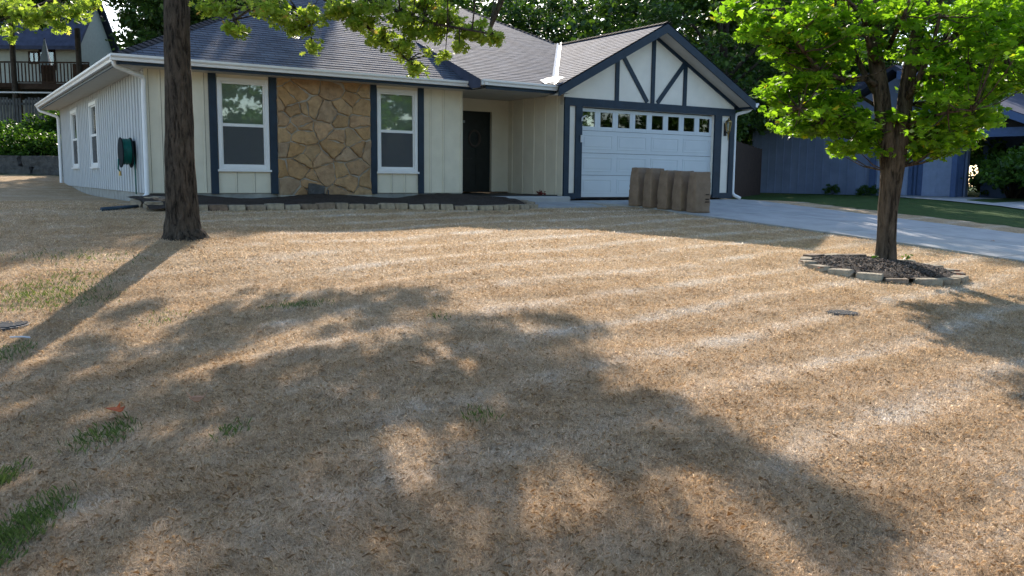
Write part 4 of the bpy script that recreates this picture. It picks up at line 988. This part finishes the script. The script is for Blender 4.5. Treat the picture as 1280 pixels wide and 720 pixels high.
# shrubs on the bank
shp = []
for k, (H, Rr, sd_) in enumerate(((1.7, 1.1, 31), (1.3, 1.2, 32))):
    r_ = empty('shrub', (0, 0, 0)); pts = []
    rr = np.random.default_rng(sd_)
    while len(pts) < 90:
        d = rr.normal(size=3); d /= np.linalg.norm(d); f_ = rr.uniform(.4, 1)
        if d[2] > -.35: pts.append((d[0]*Rr*f_, d[1]*Rr*f_, H*.42+d[2]*H*.55*f_))
    leaves('foliage', clumps(np.array(pts), 34, rr.uniform(.14, .26, 90), .7), 'shrub_leaf', .10, SH_OVAL, r_, .3)
    q = MB()
    for _ in range(7): c = pts[rr.integers(90)]; q.tube([(0, 0, -.1), (c[0]*.4, c[1]*.4, c[2]*.6), c], [.03, .02, .008], 5)
    mk('stem', q, 'far_bark', r_); shp.append(r_)
u2 = [False, False]
for i, (px, yv, k, s, lb) in enumerate(((10, 33.3, 0, 1.15, 'shrub above the retaining wall at the left edge'), (34, 33.6, 1, 1.2, 'yellow green shrub above the retaining wall, second from the left'), (56, 33.2, 0, 1.0, 'shrub above the retaining wall, third from the left'),
        (78, 34., 1, 1.2, 'shrub above the retaining wall next to the house corner'), (22, 35.5, 1, 1.2, 'shrub higher on the bank below the picket fence at left'), (50, 35.6, 0, 1.1, 'shrub higher on the bank below the middle of the picket fence'), (-25, 33.6, 1, 1.3, 'shrub above the retaining wall beyond the left edge'), (80, 36, 0, 1.2, 'shrub higher on the bank beside the eave'))):
    x = at(px, 150, yv)[0]; place(shp[k], (x, yv, float(gz(x, yv))), i*1.3, s, lb, 'shrubs on the bank', 'shrub', first=not u2[k]); u2[k] = True
for i, (px, py, yv, s, k, lb) in enumerate(((1265, 250, 33, 1.5, 0, 'dark shrub right of the blue house porch'), (1245, 248, 35, 1.1, 1, 'low dark shrub in the porch bed of the blue house'), (1300, 250, 30, 1.6, 1, 'shrub beyond the right edge'), (1040, 243, 38, .35, 0, 'small weed shrub at the foot of the blue wall'), (1085, 245, 37, .45, 1, 'small shrub at the corner by the blue garage door'))):
    p = at(px, py, yv); place(shp[k], (p[0], yv, p[2]-.1), i, s, lb, 'shrubs by the blue house', 'shrub')

# hillside house with deck
nb = 50.; A_ = at(-40, 60, nb); B_ = at(98, 60, nb); zb = float(gz(-24, nb)); ze = at(50, 60, nb)[2]
hh = empty('hillside_house', (A_[0]-2, nb, zb), label='pale house with big dark roof standing uphill at far left behind a deck', cat='house')
ox = A_[0]-2; wdt = B_[0]-ox; wh = ze-zb
q = MB(); q.box(0, wdt, 0, 4.5, -1, wh); q.add([(wdt-.01, 0, wh), (wdt-.01, 4.5, wh), (wdt-.01, 2.2, at(90, 15, nb+4)[2]-zb+.3)], [(0, 1, 2)]); mk('wall', q, 'upper_wall', hh)
q = MB(); rt = at(90, 15, nb+4)[2]-zb
q.add([(-.4, -.6, wh-.15), (wdt+.3, -.6, wh-.15), (wdt+.3, 2.2, rt+.4), (-.4, 2.2, rt+.4), (wdt+.3, 5, wh-.15), (-.4, 5, wh-.15), (-.4, -.6, wh+.05), (wdt+.3, -.6, wh+.05), (wdt+.3, 2.2, rt+.6), (-.4, 2.2, rt+.6), (wdt+.3, 5, wh+.05), (-.4, 5, wh+.05)],
      [(0, 1, 2, 3), (3, 2, 4, 5), (6, 7, 8, 9), (9, 8, 10, 11), (0, 1, 7, 6), (1, 2, 8, 7), (2, 4, 10, 8), (4, 5, 11, 10)]); mk('roof', q, 'dark_roof', hh)
for px0, px1, py0, py1 in ((37, 48, 66, 78), (50, 68, 63, 86)):
    a = at(px0, py0, nb-.03); b = at(px1, py1, nb-.03); q = MB(); q.box(a[0]-ox, b[0]-ox, -.04, -.005, b[2]-zb, a[2]-zb); wn = mk('window' if px0 < 40 else 'patio_door', q, 'glass', hh)
    q = MB(); x0, x1, z0, z1 = a[0]-ox, b[0]-ox, b[2]-zb, a[2]-zb
    q.box(x0-.08, x0, -.06, 0, z0-.08, z1+.08); q.box(x1, x1+.08, -.06, 0, z0-.08, z1+.08); q.box(x0, x1, -.06, 0, z1, z1+.08); q.box(x0, x1, -.06, 0, z0-.08, z0); q.box((x0+x1)/2-.03, (x0+x1)/2+.03, -.06, -.041, z0, z1); mk('frame', q, 'brown_wood', wn)
    q = MB(); q.box(x0, x1, -.003, -.001, z0, z1); mk('dark_interior', q, 'dark', wn)
dk = 43.; dzt = at(50, 77, dk)[2]; dzb = at(50, 104, dk)[2]; x0 = at(18, 90, dk)[0]; x1 = at(112, 90, dk)[0]; dz0 = float(gz(x0, dk))
deck = empty('deck', (x0, dk, dz0), label='dark brown wooden deck with slatted railing in front of the hillside house', cat='deck')
h0, h1 = dzb-dz0, dzt-dz0; W_ = x1-x0
q = MB(); q.box(-6, W_, 0, 6.4, h0-.28, h0); mk('floor', q, 'brown_wood', deck)
q = MB()
for x in np.arange(0, W_, .17): q.box(x, x+.05, -.02, .02, h0+.08, h1-.08)
q.box(0, W_, -.03, .03, h0+.02, h0+.08); q.box(0, W_, -.06, .06, h1-.06, h1)
q.box(-6, -5.9, -2, 0, h0, h1)
for k in range(34): f_ = k/34; q.box(-6*f_-.05, -6*f_, -2.2*f_-.02, -2.2*f_+.02, h0-.2-f_*.3, h1-.08-f_*.35)
q.bar((0, 0, h1-.03), (-6, -2.2, h1-.38), .08, .07); q.bar((0, 0, h0-.1), (-6, -2.2, h0-.45), .06, .2)
mk('railing', q, 'brown_wood', deck)
for x in (.05, W_/2, W_-.15): q = MB(); q.box(x, x+.16, .03, .19, -.3, h0-.28); mk('post', q, 'brown_wood', deck)
for px, top_ in ((17, 25), (99, 36)):
    x = at(px, 80, dk-.1)[0]-x0; q = MB(); q.tube([(x, -.12, -.2), (x, -.12, at(px, top_, dk)[2]-dz0)], .13, 10); mk('deck_post', q, 'pole', deck)
# lattice panel on the right part of the rail
a = at(92, 90, dk)[0]-x0; q = MB(); q.box(a, W_, -.09, -.065, h0, h1-.1); mk('screen_panel', q, 'brown_wood', deck); q = MB(); q.box(at(50, 90, dk)[0]-x0, at(68, 90, dk)[0]-x0, .1, .13, h0, h1-.15); mk('screen_panel', q, 'brown_wood', deck)
p = at(57, 78, dk+1.6); um = empty('patio_umbrella', (p[0], p[1], dzb), label='closed grey patio umbrella standing on the dark deck', cat='umbrella'); q = MB(); ht = at(57, 49, dk+1.6)[2]-dzb
q.tube([(0, 0, 0), (0, 0, ht+.05)], .025, 8); mk('pole', q, 'pole', um); q = MB(); q.tube([(0, 0, ht*.28), (0, 0, ht*.35), (0, 0, ht*.8), (0, 0, ht)], [.33, .34, .12, .03], 9, .12); mk('canopy', q, 'umbrella_cloth', um)

# ------------------------------------------------------------------ blue house on the right
NA = at(938, 237, 42.); NC = at(1206, 246, 34.); dvec = NC-NA; ang = math.atan2(dvec[1], dvec[0]); LN = math.hypot(dvec[0], dvec[1]); z0 = NC[2]-.1
bh = empty('blue_house', (NA[0], NA[1], z0), ang, label='blue sided neighbouring house with garage doors and gabled porch behind the maple', cat='house')
inv = lambda px: (lambda d: ((NA[0]*dvec[1]-NA[1]*dvec[0])/(d[0]*dvec[1]-d[1]*dvec[0])))(ray(px, 240))
def along(px): d = ray(px, 240)*inv(px); return math.hypot(d[0]-NA[0], d[1]-NA[1])*(1 if px >= 938 else -1)
q = MB(); q.box(0, LN, 0, .2, -.3, 3.1); q.box(-.01, .2, .2, 9, -.3, 3.1)
x = .1
while x < along(1085): q.box(x, x+.05, -.02, .001, -.2, 3.1); x += .41
q.prism([(LN*.35, 3.1), (LN, 3.1), (LN*.70, 4.9)], .0, .2)
mk('wall', q, 'blue_wall', bh)
for a, b in ((1096, 1137), (1152, 1196)):
    xa, xb = along(a), along(b); q = MB(); q.box(xa, xb, -.05, -.002, .05, 2.35); gdo = mk('garage_door', q, 'blue_door', bh); q = MB()
    for r_ in range(4):
        for c_ in range(2): w2 = (xb-xa)/2; q.box(xa+c_*w2+.1, xa+(c_+1)*w2-.1, -.07, -.051, .15+r_*.56, .55+r_*.56)
    mk('raised_panel', q, 'blue_door', gdo)
q = MB()
for px in (1090, 1144, 1200, 1149, 1139): xx = along(px); q.box(xx-.12, xx+.12, -.10, -.001, -.2, 3.0)
q.box(along(1090), along(1200), -.09, -.001, 2.36, 2.6); mk('trim', q, 'blue_trim', bh)
q = MB(); e0 = along(1150); 
q.add([(-.5, -.5, 3.0), (LN*.36, -.5, 3.0), (LN*.36, 6, 5.8), (-.5, 6, 5.8), (-.5, -.5, 3.15), (LN*.36, -.5, 3.15), (LN*.36, 6, 5.95), (-.5, 6, 5.95)], [(0, 3, 2, 1), (4, 5, 6, 7), (0, 1, 5, 4), (1, 2, 6, 5), (3, 0, 4, 7), (2, 3, 7, 6)])
xr0, xr1, xp = LN*.33, LN+.6, LN*.70
q.prism([(xr0, 3.0), (xp, 5.15), (xr1, 3.0), (xr1, 3.2), (xp, 5.35), (xr0, 3.2)], -.5, 9); mk('roof', q, 'dark_roof', bh)
# porch bay to the right: posts, beam, door recess, gable roof
PC = along(1206); q = MB(); P1 = PC+2.9
q.box(PC+.05, PC+.25, -1.3, -1.1, -.2, 2.3); q.box(P1-.2, P1, -1.3, -1.1, -.2, 2.3); q.box(PC, P1, -1.35, -1.05, 2.3, 2.62); mk('porch_frame', q, 'blue_trim', bh)
q = MB(); q.box(LN+.01, P1, 1.2, 1.3, -.2, 2.6); q.box(P1-.05, P1+.05, -1.1, 8, -.2, 2.9); mk('porch_wall', q, 'blue_trim', bh)
q = MB(); q.box(PC+1.1, PC+2.0, 1.15, 1.19, -.1, 2.0); dd_ = mk('entry_door', q, 'dark', bh); q = MB(); q.box(PC+1.45, PC+1.7, 1.14, 1.149, .5, 1.9); mk('pane', q, 'insect_grey', dd_)
q = MB(); xm = PC+.1; q.prism([(xm-2.2, 4.7), (P1+.9, 2.35), (P1+.9, 2.55), (xm-2.2, 4.95)], -1.7, 7); mk('porch_roof', q, 'dark_roof', bh)
q = MB(); q.prism([(xm-2.2, 4.62), (P1+.92, 2.24), (P1+.92, 2.5), (xm-2.2, 4.92)], -1.76, -1.7); mk('rake_board', q, 'blue_trim', bh)
q = MB(); q.prism([(PC-.4, 2.62), (P1, 2.62), (P1, 2.7), (PC-.4, 3.9)], -1.2, -1.1); mk('porch_gable', q, 'dark', bh)
# its pale drive
q = MB(); pts = [at(1092, 244.5, 38.5), at(1206, 247.5, 33.6), at(1300, 249.5, 31)]; lo = [at(1100, 246.5, 35.), at(1200, 254, 27.), at(1320, 266, 22.)]
mb_ = MB()
def gp_(px, py): p = on_ground(px, py); return (p[0], p[1], float(gz(p[0], p[1]))+.03)
mb_.add([gp_(1095, 243.6), gp_(1160, 245.), gp_(1225, 247.8), gp_(1330, 254), gp_(1330, 270), gp_(1250, 258.5), gp_(1180, 251.5), gp_(1120, 247.)], [(7, 6, 1, 0), (6, 5, 2, 1), (5, 4, 3, 2)])
tag(mk('neighbour_driveway', mb_, 'concrete'), kind='structure')
# brown board fence between the lots
fa = at(905, 240, 26.5); fb_ = at(950, 238, 36.); q = MB(); L = math.hypot(fb_[0]-fa[0], fb_[1]-fa[1]); e = empty('board_fence', (fa[0], fa[1], -.6), math.atan2(fb_[1]-fa[1], fb_[0]-fa[0]), label='dark brown board fence in the gap between garage and blue house', cat='fence')
for x in np.arange(0, L, .16): q.box(x, x+.145, -.012, .012, .02, 1.85+random.uniform(-.02, .02))
mk('boards', q, 'brown_wood', e); q = MB(); q.box(0, L, .013, .05, .4, .5); q.box(0, L, .013, .05, 1.4, 1.5); mk('rail', q, 'brown_wood', e)

# ------------------------------------------------------------------ fallen leaves
def fleaf(px, py, s, mat, label, group=None, ang=0., curl=.3):
    p = on_ground(px, py); sh_ = np.array(SH_MAPLE); m_ = MB(); c, s_ = math.cos(ang), math.sin(ang)
    top_ = [((x*c-(y-.5)*s_)*s, (x*s_+(y-.5)*c)*s, (.02+curl*(abs(x)**1.5)*s+.15*s*y)) for x, y in sh_]; n_ = len(top_)
    m_.v = top_+[(a_, b_, z_-.0015) for a_, b_, z_ in top_]; m_.f = [tuple(range(n_)), tuple(range(2*n_-1, n_-1, -1))]+[(i, n_+i, n_+(i+1) % n_, (i+1) % n_) for i in range(n_)]
    o_ = mk('fallen_leaf', m_, mat); o_.location = (p[0], p[1], float(gz(p[0], p[1]))+.035); tag(o_, label, 'leaf', group)
fleaf(142, 525, .11, 'fallen', 'curled orange red leaf lying on the shaded dry grass at left', ang=1.3, curl=.6)
fleaf(247, 511, .115, 'fallen_brown', 'brown upright dry leaf on the grass right of the orange one', ang=.3, curl=1.)
for px, py in ((1003, 332), (1027, 340), (1048, 342), (1198, 349), (1196, 344)): fleaf(px, py, .09, 'fallen', 'orange leaf lying against the outside of the maple stone ring', 'orange leaves beside the stone ring', random.random()*6)
for px, py in ((1203, 325), (1145, 344), (1240, 305)): fleaf(px, py, .08, 'fallen_brown', 'brown leaf lying by the driveway behind the maple', 'brown leaves by the driveway', random.random()*6)
p = on_ground(28, 426); o = mk('stick', MB().tube([(-.1, 0, .03), (0, .01, .032), (.07, -.01, .03)], .007, 6), 'rail_white'); o.location = (p[0], p[1], float(gz(p[0], p[1]))); tag(o, 'short pale stick lying on bare soil by the left grate', 'stick')

# ------------------------------------------------------------------ grass blades of the front lawn
def blades(regions, green_spots):
    VV, TT, GG = [], [], []
    for (y0, y1, dens, wid, ln) in regions:
        xm = y1*.62+.4; area = 2*xm*(y1-y0); n = int(area*dens); x = rng.uniform(-xm, xm, n); y = rng.uniform(y0, y1, n); keep = np.abs(x) < y*.62+.35
        x, y = x[keep], y[keep]; lx, ly = x*U[0]+y*U[1], x*V[0]+y*V[1]
        dlv = 13.55+.25*np.sin((ly-4)*.35)-np.maximum(0, ly-14.6)**2*.35
        bf = np.interp(lx, [2.6, 2.9, 4, 6, 7.5, 9.2, 10.0, 10.6, 12, 13], [60, 15.45, 15.6, 15.67, 15.5, 15.05, 15.0, 15.25, 15.35, 15.2])
        keep = (lx < dlv+.03) & (ly < bf-.05) & (((x-cx)/(rx+.08))**2+((y-cy)/(ry+.08))**2 > 1) & ((lx > 3.3) == (lx > 3.3)) & ~((lx > 3.1) & (ly > 17.5))
        x, y = x[keep], y[keep]
        patch = np.sin(x*3.1+y*1.7)*np.sin(y*4.3-x*2.2)+.6*np.sin(x*9+2)*np.sin(y*8.1)
        thin = rng.uniform(0, 1, len(x)) < np.clip(.85+.25*patch, .25, 1); x, y, patch = x[thin], y[thin], patch[thin]
        n = len(x); z = gz(x, y)+.008*np.sin((x*V[0]+y*V[1])*11.4)*(1-sstep(9, 12, np.hypot(x, y)))
        # combed a little along the mowing passes, alternating
        ly = x*V[0]+y*V[1]; row = np.sign(np.sin(ly*5.7+.6*np.sin(x*.7))); th = rng.uniform(0, 2*math.pi, n); hx = np.cos(th)+row*.5*U[0]; hy = np.sin(th)+row*.5*U[1]; hn = np.sqrt(hx*hx+hy*hy)+1e-6; hx, hy = hx/hn, hy/hn
        L = ln*rng.uniform(.5, 1.3, n)*(.85+.3*np.sin(x*23+2*np.sin(y*17))*np.sin(y*21+1.5*np.sin(x*13))); el = np.abs(rng.normal(.62, .42, n)).clip(.05, 1.4); w = wid*rng.uniform(.6, 1.3, n)
        ce, se = np.cos(el), np.sin(el); sx, sy = -hy*w/2, hx*w/2
        b = np.stack([x, y, z-.004+rng.uniform(0, .015, n)], 1); m_ = b+np.stack([hx*ce*L*.55, hy*ce*L*.55, se*L*.55], 1)
        e2 = el*.25+rng.normal(-.1, .35, n); t_ = m_+np.stack([hx*np.cos(e2)*L*.45+rng.normal(0, .45, n)*L*.3, hy*np.cos(e2)*L*.45+rng.normal(0, .45, n)*L*.3, np.sin(e2)*L*.45], 1)
        sv = np.stack([sx, sy, np.zeros(n)], 1)
        VV.append(np.stack([b-sv, b+sv, m_+sv*.8, t_, m_-sv*.8], 1)); tt = rng.uniform(0, 1, n); TT.append(tt)
        gm_ = np.zeros(n, bool)
        for gx_, gy_, r1_, r2_, pr in green_spots: gm_ |= ((((x-gx_)/r1_)**2+((y-gy_)/r2_)**2) < rng.uniform(0, 1.5, n)**2*1.4) & (rng.uniform(0, 1, n) < pr)
        VV[-1][gm_, 2:4, 2] += .016; VV[-1][gm_, 3, 2] += .012; GG.append(gm_)
    Vv = np.concatenate(VV); T = np.concatenate(TT); G = np.concatenate(GG)
    return Vv, T, G
gs = []
for px, py, rxp, ryp, pr in ((130, 548, 26, 14, .5), (290, 540, 14, 8, .5), (370, 383, 28, 4, .5), (50, 372, 60, 10, .5), (90, 350, 40, 7, .25), (100, 322, 60, 5, .4), (12, 442, 20, 8, .7), (5, 600, 12, 12, .9), (0, 680, 34, 45, .95), (600, 520, 16, 8, .35), (200, 400, 20, 6, .2), (545, 398, 12, 4, .2)):
    p = on_ground(px, py); d_ = p[1]; gs.append((p[0], p[1], rxp/FPX*d_, ryp/FPX*d_/(.05+1.3/d_), pr*.42))
Vv, T, G = blades([(2.3, 4.2, 38000, .0012, .038), (4.2, 6.5, 21000, .0017, .035), (6.5, 9.5, 10000, .0027, .032), (9.5, 13.5, 3300, .0058, .032), (13.5, 18.5, 1500, .0095, .031), (18.5, 30, 420, .016, .036)], gs)
for nm_, msk, mt in (('dry_grass', ~G, 'straw_blade'), ('green_grass', G, 'green_blade')):
    v_ = Vv[msk].reshape(-1, 3); n_ = int(msk.sum()); o = fast_mesh(nm_, v_, np.arange(n_*5), 5, mt, None, T[msk]); tag(o, kind='stuff')
print('blades', len(T), 'leaf faces ok')
